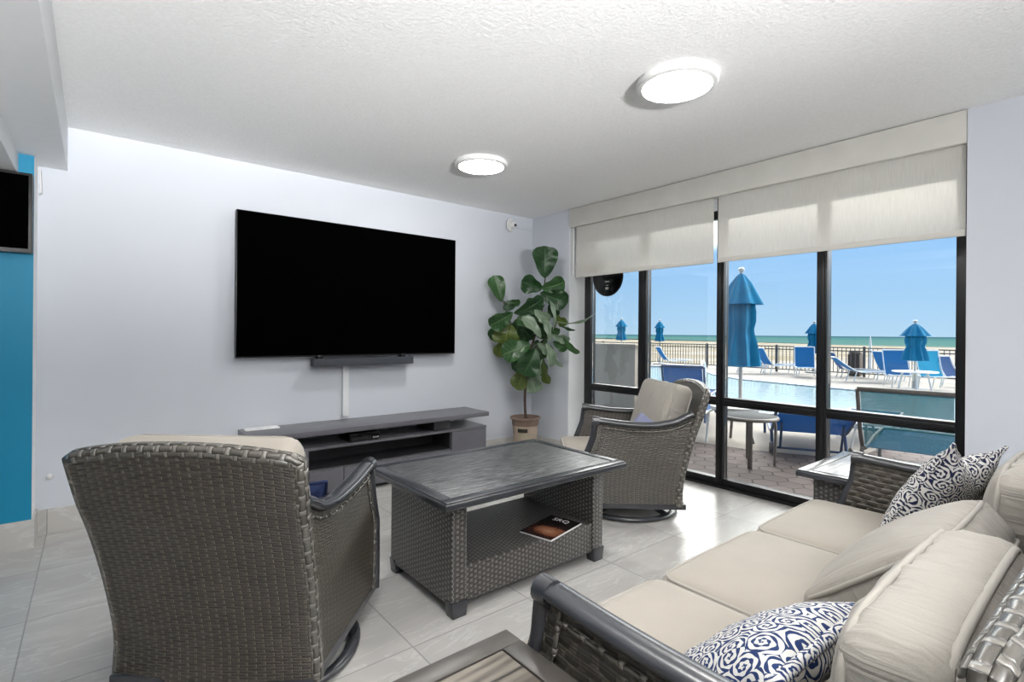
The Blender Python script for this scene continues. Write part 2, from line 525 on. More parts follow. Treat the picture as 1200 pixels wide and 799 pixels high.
# ------------------------------------------------------------------ mesh building
class MB:
    def __init__(s):
        s.bm = bmesh.new()
        s.uvl = s.bm.loops.layers.uv.new('UVMap')

    def face(s, vs, uvs=None):
        try:
            f = s.bm.faces.new(vs)
        except ValueError:
            return None
        if uvs:
            for l, q in zip(f.loops, uvs):
                l[s.uvl].uv = q
        return f

    def merge(s, b2, M4=None, boxuv=True, swap=False):
        b2.normal_update()
        vm = {}
        for v in b2.verts:
            vm[v] = s.bm.verts.new((M4 @ v.co) if M4 is not None else v.co)
        for f in b2.faces:
            n = f.normal
            ax = max(range(3), key=lambda i: abs(n[i]))
            uvs = []
            for v in f.verts:
                c = v.co
                q = (c.y, c.z) if ax == 0 else (c.x, c.z) if ax == 1 else ((c.y, c.x) if swap else (c.x, c.y))
                uvs.append(q)
            s.face([vm[v] for v in f.verts], uvs)
        b2.free()
        return s

    def box(s, c, size, bevel=0.0, rot=None, seg=2, swap=False, taper=None):
        b = bmesh.new()
        bmesh.ops.create_cube(b, size=1.0)
        for v in b.verts:
            v.co = V((v.co.x * size[0], v.co.y * size[1], v.co.z * size[2]))
            if taper and v.co.z < 0:
                v.co.x *= taper; v.co.y *= taper
        if bevel:
            bmesh.ops.bevel(b, geom=list(b.edges), offset=bevel, segments=seg, profile=0.6, affect='EDGES')
        M4 = Matrix.Translation(V(c))
        if rot is not None:
            M4 = M4 @ (rot.to_4x4() if isinstance(rot, Matrix) else Euler(rot).to_matrix().to_4x4())
        return s.merge(b, M4, swap=swap)

    def span(s, a, b, bevel=0.0, seg=2, swap=False):
        c = [(p + q) / 2 for p, q in zip(a, b)]
        return s.box(c, [abs(q - p) for p, q in zip(a, b)], bevel, seg=seg, swap=swap)

    def tube(s, pts, r, n=10, closed=False, flat=(1, 1), caps=True):
        pts = [V(p) for p in pts]
        N = len(pts)
        rs = r if isinstance(r, (list, tuple)) else [r] * N
        T = []
        for i in range(N):
            a = pts[(i - 1) % N] if (closed or i > 0) else pts[0]
            b = pts[(i + 1) % N] if (closed or i < N - 1) else pts[-1]
            T.append((b - a).normalized())
        ref = V((0, 0, 1)) if abs(T[0].z) < 0.9 else V((1, 0, 0))
        nrm = (ref - T[0] * ref.dot(T[0])).normalized()
        rings, L = [], 0.0
        Ls = []
        for i in range(N):
            nrm = (nrm - T[i] * nrm.dot(T[i]))
            nrm = nrm.normalized() if nrm.length > 1e-6 else T[i].orthogonal().normalized()
            bn = T[i].cross(nrm)
            ring = [s.bm.verts.new(pts[i] + (nrm * math.cos(2 * PI * j / n) * flat[0] + bn * math.sin(2 * PI * j / n) * flat[1]) * rs[i]) for j in range(n)]
            rings.append(ring)
            if i: L += (pts[i] - pts[i - 1]).length
            Ls.append(L)
        seq = list(range(N)) + ([0] if closed else [])
        for a, b in zip(seq, seq[1:]):
            for j in range(n):
                k = (j + 1) % n
                la, lb = Ls[a], Ls[b] if b or not closed else L + 0.05
                r_ = rs[a] * 2 * PI / n
                s.face([rings[a][j], rings[a][k], rings[b][k], rings[b][j]], [(la, j * r_), (la, (j + 1) * r_), (lb, (j + 1) * r_), (lb, j * r_)])
        if caps and not closed:
            s.face(list(reversed(rings[0])))
            s.face(rings[-1])
        return s

    def grid(s, fn, nu, nv, uvf=None, flip=False, closeu=False):
        P = [[s.bm.verts.new(fn(i / nu, j / nv)) for j in range(nv + 1)] for i in range(nu + (0 if closeu else 1))]
        uvf = uvf or (lambda a, b: (a, b))
        for i in range(nu):
            for j in range(nv):
                i2 = (i + 1) % nu if closeu else i + 1
                vs = [P[i][j], P[i2][j], P[i2][j + 1], P[i][j + 1]]
                us = [uvf(i / nu, j / nv), uvf((i + 1) / nu, j / nv), uvf((i + 1) / nu, (j + 1) / nv), uvf(i / nu, (j + 1) / nv)]
                if flip: vs.reverse(); us.reverse()
                s.face(vs, us)
        return P

    def shell(s, fo, fi, nu, nv, uvf=None):
        A = s.grid(fo, nu, nv, uvf)
        B = s.grid(fi, nu, nv, uvf, flip=True)
        uvf = uvf or (lambda a, b: (a, b))
        def rim(pa, pb, qs):
            for k in range(len(pa) - 1):
                q0, q1 = qs[k], qs[k + 1]
                s.face([pa[k], pb[k], pb[k + 1], pa[k + 1]], [q0, (q0[0] + .03, q0[1] + .03), (q1[0] + .03, q1[1] + .03), q1])
        rim([A[i][0] for i in range(nu + 1)], [B[i][0] for i in range(nu + 1)], [uvf(i / nu, 0) for i in range(nu + 1)])
        rim([A[i][nv] for i in range(nu + 1)][::-1], [B[i][nv] for i in range(nu + 1)][::-1], [uvf(i / nu, 1) for i in range(nu + 1)][::-1])
        rim(A[0][::-1], B[0][::-1], [uvf(0, j / nv) for j in range(nv + 1)][::-1])
        rim(A[nu], B[nu], [uvf(1, j / nv) for j in range(nv + 1)])
        return s

    def lathe(s, prof, n=32, c=(0, 0, 0), fold=None):
        c = V(c)
        rings = []
        for (r, z) in prof:
            ring = []
            for j in range(n):
                a = 2 * PI * j / n
                rr = r if fold is None else fold(r, z, a)
                ring.append(s.bm.verts.new(c + V((rr * math.cos(a), rr * math.sin(a), z))))
            rings.append(ring)
        for i in range(len(rings) - 1):
            for j in range(n):
                k = (j + 1) % n
                u0, u1 = j / n, (j + 1) / n
                s.face([rings[i][j], rings[i][k], rings[i + 1][k], rings[i + 1][j]], [(u0, i * .1), (u1, i * .1), (u1, i * .1 + .1), (u0, i * .1 + .1)])
        if prof[0][0] > 1e-5: s.face(list(reversed(rings[0])))
        if prof[-1][0] > 1e-5: s.face(rings[-1])
        return s

    def poly(s, pts, z0, z1):
        a = [s.bm.verts.new((x, y, z0)) for x, y in pts]
        b = [s.bm.verts.new((x, y, z1)) for x, y in pts]
        s.face(list(reversed(a)))
        s.face(b, [(x, y) for x, y in pts])
        for i in range(len(pts)):
            k = (i + 1) % len(pts)
            s.face([a[i], a[k], b[k], b[i]])
        return s

    def cushion(s, size, r, crown, M4, n=18, wr=0.0, seed=0, bulge=0.0, pipe=None):
        """boxed cushion: thickness along local z"""
        b = bmesh.new()
        hw, hd, hz = size[0] / 2, size[1] / 2, size[2] / 2
        def lin(k, cnt):
            t = -1 + 2 * k / cnt
            return math.sin(t * PI / 2) * 0.55 + t * 0.45
        nz = 6
        for ax, cnt in ((2, (n, n)), (0, (n, nz)), (1, (n, nz))):
            for sg in (-1, 1):
                G = []
                for i in range(cnt[0] + 1):
                    rowv = []
                    for j in range(cnt[1] + 1):
                        a, c2 = lin(i, cnt[0]), lin(j, cnt[1])
                        p = (a, c2, sg) if ax == 2 else (sg, a, c2) if ax == 0 else (a, sg, c2)
                        rowv.append(b.verts.new(p))
                    G.append(rowv)
                for i in range(cnt[0]):
                    for j in range(cnt[1]):
                        f = [G[i][j], G[i + 1][j], G[i + 1][j + 1], G[i][j + 1]]
                        if (sg < 0) != (ax == 1): f.reverse()
                        b.faces.new(f)
        bmesh.ops.remove_doubles(b, verts=list(b.verts), dist=1e-5)
        for v in b.verts:
            x, y, z = v.co
            p = V((x * hw, y * hd, z * hz))
            q = V((max(-hw + r, min(hw - r, p.x)), max(-hd + r, min(hd - r, p.y)), max(-hz + r, min(hz - r, p.z))))
            d = p - q
            if d.length > 1e-9: p = q + d.normalized() * r
            fx, fy = 1 - min(1, abs(x)) ** 2.4, 1 - min(1, abs(y)) ** 2.4
            p.z += z * crown * fx * fy
            p.x += x * bulge * fy * (1 - 0.0 * abs(z))
            p.y += y * bulge * fx
            if wr:
                e = 1 - min(fx, fy)
                edge = max(0.0, e - 0.15)
                nn = noise.noise(V((p.x * 14 + seed * 3.1, p.y * 5, z * 1.3 + seed)))
                n2 = noise.noise(V((p.x * 36 + seed, p.y * 5, z * 2 + seed * 7)))
                amp = wr * (0.35 + edge)
                p.z += z * amp * (nn * 0.8 + n2 * 0.45)
                if abs(y) > 0.9 and abs(z) < 0.8: p.y += (y / abs(y)) * amp * n2 * 0.9
            v.co = p
        bmesh.ops.recalc_face_normals(b, faces=list(b.faces))
        s.merge(b, M4)
        return s

    def build(s, name, mat, parent=None, angle=38, loc=None):
        bmesh.ops.recalc_face_normals(s.bm, faces=list(s.bm.faces)) if getattr(s, 'fixn', False) else None
        me = bpy.data.meshes.new(name)
        s.bm.to_mesh(me)
        s.bm.free()
        for mt in (mat if isinstance(mat, list) else [mat]):
            me.materials.append(mt)
        me.polygons.foreach_set('use_smooth', [True] * len(me.polygons))
        try:
            me.set_sharp_from_angle(angle=R(angle))
        except Exception:
            pass
        o = bpy.data.objects.new(name, me)
        COL.objects.link(o)
        if parent: o.parent = parent
        if loc is not None: o.location = loc
        return o


def empty(name, loc=(0, 0, 0), rz=0.0):
    o = bpy.data.objects.new(name, None)
    o.empty_display_size = 0.1
    o.location = loc
    o.rotation_euler = (0, 0, rz)
    COL.objects.link(o)
    return o


def tag(o, label, cat, group=None):
    o['label'] = label
    o['category'] = cat
    if group: o['group'] = group
    return o


def struct(o):
    o['kind'] = 'structure'
    return o


def children_of(o):
    return [c for c in bpy.data.objects if c.parent == o]


def copy_tree(o, parent=None):
    kids = children_of(o)
    c = o.copy()
    COL.objects.link(c)
    if parent: c.parent = parent
    for k in kids:
        copy_tree(k, c)
    return c


def lerp(a, b, t):
    return a + (b - a) * t


def interp(tab, x):
    if x <= tab[0][0]: return tab[0][1]
    for (a, p), (b, q) in zip(tab, tab[1:]):
        if x <= b:
            t = (x - a) / (b - a)
            return lerp(p, q, t)
    return tab[-1][1]


def smooth_path(pts, k=6):
    pts = [V(p) for p in pts]
    out = []
    for i in range(len(pts) - 1):
        p0, p1, p2, p3 = pts[max(i - 1, 0)], pts[i], pts[i + 1], pts[min(i + 2, len(pts) - 1)]
        for j in range(k):
            t = j / k
            out.append(0.5 * ((2 * p1) + (p2 - p0) * t + (2 * p0 - 5 * p1 + 4 * p2 - p3) * t * t + (3 * p1 - p0 - 3 * p2 + p3) * t ** 3))
    out.append(pts[-1])
    return out


def rrect(hw, hd, r, k=5):
    out = []
    for cx, cy, a0 in ((hw - r, hd - r, 0), (-hw + r, hd - r, 90), (-hw + r, -hd + r, 180), (hw - r, -hd + r, 270)):
        for j in range(k + 1):
            a = R(a0 + 90 * j / k)
            out.append((cx + r * math.cos(a), cy + r * math.sin(a)))
    return out


def text_mesh(name, body, size, M4, mat, parent, ext=0.0006):
    cu = bpy.data.curves.new(name, 'FONT')
    cu.body = body
    cu.size = size
    cu.extrude = ext
    cu.align_x = 'LEFT'
    tmp = bpy.data.objects.new(name, cu)
    COL.objects.link(tmp)
    dg = bpy.context.evaluated_depsgraph_get()
    me = bpy.data.meshes.new_from_object(tmp.evaluated_get(dg))
    bpy.data.objects.remove(tmp)
    me.materials.clear()
    me.materials.append(mat)
    me.transform(M4)
    o = bpy.data.objects.new(name, me)
    COL.objects.link(o)
    o.parent = parent
    return o


# ------------------------------------------------------------------ the room
CEIL = 2.418
WALLY = 4.075
WX = 3.60
GLX = 3.86
b = MB(); b.span((-5.2, -4.7, -0.12), (3.92, 4.3, 0)); struct(b.build('floor', M['floor_tile']))
b = MB(); b.span((-5.2, -4.7, CEIL), (3.95, 4.3, CEIL + 0.12)); struct(b.build('ceiling', M['ceiling']))
b = MB(); b.span((-0.262, WALLY, 0), (3.95, WALLY + 0.2, CEIL)); struct(b.build('wall_back', M['wall_paint']))
# window wall: pier in the corner and pier beside the sofa, with the opening between
b = MB(); b.span((WX, 3.53, 0), (3.95, WALLY + 0.2, CEIL)); struct(b.build('wall_corner', M['wall_paint']))
b = MB(); b.span((WX, -4.7, 0), (3.95, 0.58, CEIL)); struct(b.build('wall_right', M['wall_paint']))
b = MB(); b.span((WX + 0.002, 3.523, 0), (3.93, 3.531, CEIL), 0); struct(b.build('trim_1', M['white_paint']))
# projecting blue wall on the left with white return
b = MB(); b.span((-5.2, 3.85, 0), (-0.262, WALLY + 0.2, CEIL)); wl = b.build('wall_left', [M['white_paint'], M['teal_paint']])
for p in wl.data.polygons:
    if p.normal.y < -0.5: p.material_index = 1
struct(wl)
b = MB(); b.span((-5.2, -4.7, 0), (-5.0, 4.3, CEIL)); struct(b.build('wall_far_left', M['wall_paint']))
b = MB(); b.span((-5.2, -4.7, 0), (3.95, -4.5, CEIL)); struct(b.build('wall_behind', M['wall_paint']))
# stepped dropped ceiling on the left
b = MB(); b.span((-0.325, -4.5, 2.155), (-0.131, WALLY, CEIL)); struct(b.build('ceiling_drop', M['white_paint']))
b = MB(); b.span((-5.0, -4.5, 2.035), (-0.325, 3.85, CEIL)); struct(b.build('ceiling_drop_low', M['white_paint']))
# tiled baseboards
b = MB(); b.span((-0.25, WALLY - 0.012, 0), (WX, WALLY, 0.14)); struct(b.build('baseboard_back', M['base_tile']))
b = MB(); b.span((WX - 0.012, 3.53, 0), (WX, WALLY - 0.012, 0.14)); struct(b.build('baseboard_corner', M['base_tile']))
b = MB(); b.span((-5.0, 3.838, 0), (-0.25, 3.85, 0.155)); b.span((-0.262, 3.85, 0), (-0.25, WALLY - 0.012, 0.155)); struct(b.build('baseboard_left', M['base_tile']))
b = MB(); b.span((WX - 0.012, -4.5, 0), (WX, 0.58, 0.14)); struct(b.build('baseboard_right', M['base_tile']))

# window: black frame, mullions, rails and panes
win = struct(empty('window_1', (GLX, 2.05, 0)))
def wpart(name, spans, mat, bev=0.004):
    b = MB()
    for (x0, y0, z0, x1, y1, z1) in spans:
        b.span((x0 - GLX, y0 - 2.05, z0), (x1 - GLX, y1 - 2.05, z1), bev)
    return struct(b.build(name, mat, win))
YS = [(3.447, 3.53), (2.785, 2.868), (2.056, 2.114), (1.325, 1.39), (0.58, 0.66)]
wpart('window_frame', [(3.82, YS[0][0], 0, 3.90, YS[0][1], CEIL), (3.82, YS[4][0], 0, 3.90, YS[4][1], CEIL), (3.825, 0.66, CEIL - 0.05, 3.895, 3.447, CEIL)], M['black_frame'])
wpart('window_sill', [(3.80, 0.60, 0, 3.86, 3.51, 0.022), (3.83, 0.62, 0, 3.905, 3.49, 0.07)], M['black_frame'])
for a, c in YS[1:4]:
    wpart('mullion', [(3.82, a, 0.02, 3.90, c, CEIL), (3.808, a + 0.014, 0.06, 3.825, c - 0.014, CEIL)], M['black_frame'])
for (a, _), (_, c) in zip(YS, YS[1:]):
    y0, y1 = c, a
    wpart('rail', [(3.825, y0, 0.645, 3.895, y1, 0.712), (3.815, y0, 0.665, 3.83, y1, 0.692)], M['black_frame'])
    wpart('transom', [(3.825, y0, 2.12, 3.895, y1, 2.188)], M['black_frame'])
    for z0, z1 in ((0.07, 0.645), (0.712, 2.12), (2.188, CEIL - 0.05)):
        wpart('glass', [(3.857, y0 + .001, z0, 3.862, y1 - .001, z1)], M['glass'], 0)

# valance and roller shades
b = MB(); b.span((3.585, 0.582, 2.237), (3.655, 3.521, CEIL - 0.006), 0.003)
val = tag(b.build('valance', M['shade_trim']), 'long cream fabric valance box along the ceiling above the big window', 'valance')
for y0, y1, lab in ((2.034, 3.458, 'translucent cream roller shade half lowered on the window side nearest the plant'), (0.588, 1.998, 'translucent cream roller shade half lowered on the window side nearest the sofa')):
    r_ = tag(empty('roller_shade', (3.625, (y0 + y1) / 2, 1.745)), lab, 'window shade', 'roller shades on the big window')
    w = (y1 - y0) / 2
    b = MB(); b.span((-0.0012, -w, 0.03), (0.0012, w, 0.5)); b.build('fabric', M['shade'], r_)
    b = MB(); b.span((-0.007, -w, 0.0), (0.007, w, 0.036), 0.004); b.build('hem_bar', M['shade_trim'], r_)
    b = MB(); b.tube([(0.02, -w + 0.01, 0.53), (0.02, w - 0.01, 0.53)], 0.022, 14); b.build('roller', M['shade_trim'], r_)
    if y0 > 2:
        ch = []
        for t in range(25):
            ch.append((-0.012, w + 0.028 + 0.007 * math.cos(t / 24 * 2 * PI), 0.26 + 0.245 * math.sin(t / 24 * 2 * PI)))
        b = MB(); b.tube(ch[:-1], 0.0045, 6, closed=True); b.build('bead_chain', M['white_plastic'], r_)

# round black sign hanging in the first pane
sg = tag(empty('round_sign', (3.818, 3.225, 1.75)), 'round black disc hanging on the window glass behind the shade by the plant', 'sign')
b = MB(); b.lathe([(0.18, -0.006), (0.186, -0.003), (0.186, 0.003), (0.18, 0.006), (0.165, 0.008)], 40); d = b.build('disc', M['black_gloss'], sg); d.rotation_euler = (0, R(-90), 0)
for (y, z, w, h) in ((0.0, -0.045, 0.05, 0.012), (0.0, -0.08, 0.03, 0.006), (0.012, -0.11, 0.014, 0.022), (-0.008, -0.11, 0.014, 0.022)):
    b = MB(); b.span((-0.0105, y - w / 2, z - h / 2), (-0.008, y + w / 2, z + h / 2)); b.build('pale_mark', M['grey_pole'], sg)

# ceiling lamps: two real ones, then unseen copies added to brighten the room
lamp = None
for i, (x, y, lab) in enumerate(((2.156, 1.405, 'flush round white ceiling light nearest the sofa, larger in view'), (2.134, 2.975, 'flush round white ceiling light nearest the potted plant corner'),
        (0.55, 1.15, 0), (-1.05, 1.15, 0), (-1.05, -0.6, 0), (-1.05, -2.3, 0))):
    if lamp is None:
        lamp = empty('ceiling_light', (x, y, CEIL))
        b = MB(); b.lathe([(0.186, 0.0), (0.19, -0.004), (0.19, -0.02), (0.182, -0.03), (0.162, -0.034), (0.160, -0.03)], 48); b.build('lamp_rim', M['white_plastic'], lamp)
        b = MB(); b.lathe([(0.161, -0.028), (0.158, -0.0335), (0.10, -0.0355), (0.0, -0.036)], 48); b.build('diffuser', M['lamp_glow'], lamp)
        o = lamp
    else:
        o = copy_tree(lamp)
        o.location = (x, y, CEIL)
    tag(o, lab or 'added unseen ceiling light brightening the far side of the room away from the window', 'ceiling light', 'flush ceiling lights')

# ------------------------------------------------------------------ things on the walls
tv = tag(empty('television', (1.672, 4.0, 1.01)), 'large black flat television mounted on the pale wall above the low console', 'television')
b = MB(); b.span((-0.907, -0.012, 0.0), (0.907, 0.03, 1.046), 0.004); b.build('housing', M['bezel'], tv)
b = MB(); b.span((-0.902, -0.0135, 0.012), (0.902, -0.0115, 1.041)); b.build('screen', M['black_screen'], tv)
b = MB(); b.span((-0.3, 0.03, 0.3), (0.3, 0.075, 0.75), 0.004); b.build('wall_mount', M['black_frame'], tv)
sb = tag(empty('soundbar', (1.707, 3.98, 0.936)), 'long slate grey soundbar hanging just under the large television', 'speaker')
b = MB(); b.span((-0.422, -0.04, 0), (0.422, 0.04, 0.058), 0.006); b.build('body', M['soundbar_cloth'], sb)
for x in (-0.36, 0.34):
    b = MB(); b.span((x - 0.02, -0.01, 0.056), (x + 0.02, 0.06, 0.085), 0.002); b.build('bracket', M['black_frame'], sb)
b = MB(); b.span((1.556, WALLY - 0.02, 0.52), (1.606, WALLY, 0.96), 0.003)
tag(b.build('cable_raceway', M['white_paint']), 'white vertical cable cover on the wall between soundbar and console', 'cable cover')
st = tag(empty('small_television', (-0.60, 3.74, 1.604)), 'smaller black television on the blue wall at the far left edge', 'television')
b = MB(); b.span((-0.345, -0.02, 0), (0.341, 0.03, 0.424), 0.005); b.build('housing', M['bezel'], st)
b = MB(); b.span((-0.33, -0.0215, 0.022), (0.326, -0.0195, 0.41)); b.build('screen', M['black_screen'], st)
b = MB(); b.span((-0.1, 0.03, 0.12), (0.1, 0.11, 0.3), 0.003); b.build('wall_mount', M['black_frame'], st)
al = tag(empty('alarm_sensor', (3.284, WALLY, 2.307)), 'small white round sensor high on the wall near the room corner', 'sensor')
b = MB(); b.lathe([(0.066, 0), (0.066, 0.014), (0.055, 0.022), (0.034, 0.026), (0.034, 0.05), (0.024, 0.06), (0.0, 0.062)], 28); o = b.build('body', M['white_plastic'], al); o.rotation_euler = (R(90), 0, R(25))
b = MB(); b.box((0.034, -0.056, -0.003), (0.036, 0.014, 0.02), 0.004, rot=(0, 0, R(25))); b.build('lens', M['black_gloss'], al)
b = MB(); b.tube([(0.045, -0.006, -0.012), (0.31, -0.006, -0.014)], 0.006, 8); b.build('conduit', M['wall_paint'], al)
cb = MB(); cb.tube([(-0.248, 4.0, 2.12), (-0.242, 4.0, 1.99), (-0.252, 3.99, 1.98)], 0.004, 6)
tag(cb.build('cable', M['white_plastic']), 'thin white cable stub beside the small television', 'cable')
ds = MB(); ds.lathe([(0.016, 0), (0.016, 0.008), (0.008, 0.012), (0.008, 0.035), (0.0, 0.038)], 14)
o = tag(ds.build('door_stop', M['white_plastic'], loc=(-0.20, WALLY, 0.33)), 'tiny white stop on the wall just above the baseboard by the blue wall', 'door stop')
o.rotation_euler = (R(90), 0, 0)

# ------------------------------------------------------------------ console under the television
cs = tag(empty('media_console', (1.77, 3.87, 0)), 'long low grey media console under the television with floating top and open niche', 'console')
ox, oy = 1.77, 3.87
def cpart(name, spans, mat, bev=0.002):
    b = MB()
    for (x0, y0, z0, x1, y1, z1) in spans:
        b.span((x0 - ox, y0 - oy, z0), (x1 - ox, y1 - oy, z1), bev)
    return b.build(name, mat, cs)
cpart('top', [(0.795, 3.665, 0.463, 2.738, 4.05, 0.5)], M['console_grey'], 0.003)
cpart('riser', [(1.03, 3.75, 0.375, 1.11, 4.02, 0.463)], M['console_dark'])
cpart('riser', [(2.21, 3.72, 0.375, 2.365, 4.02, 0.463)], M['console_dark'])
cpart('cabinet_body', [(0.80, 3.70, 0.355, 2.735, 4.05, 0.375), (0.80, 3.715, 0.03, 1.18, 4.05, 0.355), (2.372, 3.715, 0.03, 2.735, 4.05, 0.355), (1.18, 4.02, 0.03, 2.372, 4.05, 0.355), (1.18, 3.72, 0.03, 2.372, 4.02, 0.205)], M['console_grey'])
cpart('niche_lining', [(1.182, 3.73, 0.206, 2.37, 4.018, 0.21), (1.182, 3.73, 0.21, 1.187, 4.018, 0.353), (2.365, 3.73, 0.21, 2.37, 4.018, 0.353), (1.182, 4.012, 0.21, 2.37, 4.018, 0.353), (1.187, 3.73, 0.350, 2.365, 4.012, 0.3535)], M['console_dark'], 0)
for x0, x1 in ((0.803, 1.178), (1.183, 1.43), (1.434, 1.9), (1.904, 2.368), (2.374, 2.732)):
    zt = 0.20 if 1.18 < x0 < 2.3 else 0.352
    cpart('drawer_front' if zt < 0.3 else 'door', [(x0, 3.70, 0.035, x1, 3.716, zt)], M['console_grey'])
cpart('plinth', [(0.84, 3.76, 0, 2.70, 4.03, 0.03)], M['console_dark'])
rc = tag(empty('media_player', (1.592, 3.80, 0.375)), 'small black disc player on the console shelf under the floating top', 'media player')
b = MB(); b.span((-0.12, -0.10, 0.008), (0.12, 0.12, 0.066), 0.003); b.build('body', M['black_gloss'], rc)
b = MB(); b.span((-0.105, -0.104, 0.016), (0.05, -0.099, 0.034), 0.001); b.build('front_strip', M['bezel'], rc)
for x in (0.07, 0.088, 0.105):
    b = MB(); b.lathe([(0.006, 0), (0.006, 0.004), (0, 0.005)], 10); o = b.build('button', M['grey_pole'], rc, loc=(x, -0.1, 0.024)); o.rotation_euler = (R(90), 0, 0)
for x in (-0.10, 0.10):
    for y in (-0.07, 0.09):
        b = MB(); b.span((x - 0.012, y - 0.012, 0), (x + 0.012, y + 0.012, 0.009)); b.build('foot', M['black_frame'], rc)
b = MB(); b.box((0, 0, 0.004), (0.225, 0.10, 0.008), 0.001, rot=(0, 0, R(-2)))
pp = tag(b.build('paper_leaflet', M['paper'], loc=(0.935, 3.985, 0.5)), 'white paper leaflet lying on the console top at its end away from the plant', 'paper')

# ------------------------------------------------------------------ woven seats: shared shapes for swivel chair and sofa
YF = [(0.1, 0.345), (0.2, 0.352), (0.38, 0.345), (0.46, 0.312), (0.53, 0.285), (0.636, 0.272)]
AZ = [(-0.40, 0.70), (-0.32, 0.672), (-0.24, 0.632), (-0.12, 0.607), (0.05, 0.608), (0.272, 0.634)]
WB = [(0.1, 0.318), (0.25, 0.309), (0.62, 0.320), (0.85, 0.334)]


def back_y(z):
    t = max(0.0, z - 0.2)
    return -0.285 - 0.262 * t * min(1.0, 0.5 + t)


ZT = 0.828


def add_seat(root, E, mats, crown=0.036, seg=26, az=None, byf=None):
    """E: extra half width beyond the single chair"""
    wk, wk_side, rim = mats
    az = az or AZ
    byf = byf or back_y
    rear = byf(0.1)
    def bf(off):
        def f(u, v):
            a = -1 + 2 * u
            zt = ZT + crown * (1 - abs(a) ** 2.2)
            z = 0.105 + v * (zt - 0.105)
            w = interp(WB, z) + E
            return V((a * w, byf(z) - 0.025 * (1 - a * a) + off, z))
        return f
    uvf = lambda a, b_: ((a - 0.5) * 2 * (0.33 + E), b_ * 0.8)
    b = MB(); b.shell(bf(0.05), bf(0.0), seg, 30, uvf); b.fixn = True
    bk = b.build('back_panel', wk, root, 50)
    b = MB()
    f = bf(0.025)
    loop = [f(0.0, i / 16) for i in range(16)] + [f(i / 36, 1.0) for i in range(37)] + [f(1.0, 1 - i / 16) for i in range(1, 17)]
    b.tube(loop, 0.0255, 12)
    b.build('back_rim', rim, bk, 60)
    for sg in (-1, 1):
        def sf(xo, sg=sg):
            def f(s, v):
                z = 0.105
                for _ in range(3):
                    yr, yf = byf(z) + 0.02, interp(YF, z)
                    y = lerp(yr, yf, s)
                    z = 0.105 + v * (interp(az, y) - 0.105)
                return V((sg * (interp([(0.1, 0.32), (0.4, 0.328), (0.64, 0.317)], z) + E - xo), y, z))
            return f
        b = MB(); b.shell(sf(0.0), sf(0.03), 24, 20, lambda a, c: (a * 0.62, c * 0.53)); b.fixn = True
        sp = b.build('side_panel', wk_side, root, 50)
        path = [(sg * (0.306 + E), y, interp(az, y) + 0.012) for y in (-0.345, -0.3, -0.24, -0.17, -0.1, 0.0, 0.1, 0.19, 0.255)]
        path = smooth_path(path, 4) + [V((sg * (0.306 + E), 0.285, 0.640))]
        b = MB(); b.tube(path, 0.024, 12, flat=(0.85, 1.4)); ar = b.build('arm_rail', M['dark_metal'], root, 60)
        fp = [(sg * (0.314 + E), interp(YF, z) + 0.006, z) for z in (0.09, 0.16, 0.24, 0.32, 0.38, 0.42, 0.46, 0.5, 0.54, 0.59, 0.632)]
        b = MB(); b.tube(smooth_path(fp, 3), 0.021, 12, flat=(1.0, 1.0)); b.tube([(sg * (0.309 + E), 0.252, 0.640), (sg * (0.309 + E), 0.292, 0.642)], 0.031, 14); b.build('front_post', M['dark_metal'], root, 60)
        # braid along the upper and front edge of the woven side
        q = [sf(-0.003)(1.0 - 0.075, v / 12) for v in range(13)]
        b = MB(); b.tube(q, 0.007, 6)
        q = [sf(-0.003)(s / 16 * 0.925, 0.945) for s in range(17)]
        b.tube(q, 0.007, 6); b.build('braid', rim, sp, 60)
    b = MB()
    x = 0.305 + E
    b.span((-x - 0.018, rear - 0.02, 0.083), (x + 0.018, rear + 0.02, 0.118), 0.006)
    for sg in (-1, 1): b.span((sg * x - 0.018, rear + 0.005, 0.083), (sg * x + 0.018, 0.36, 0.118), 0.006)
    b.span((-x, 0.325, 0.083), (x, 0.36, 0.118), 0.006)
    b.build('base_frame', M['dark_metal'], root)
    b = MB(); b.span((-0.292 - E, 0.315, 0.118), (0.292 + E, 0.34, 0.285), 0.006); b.span((-0.292 - E, rear + 0.03, 0.24), (0.292 + E, 0.33, 0.285), 0.004)
    b.build('seat_base', wk, root)


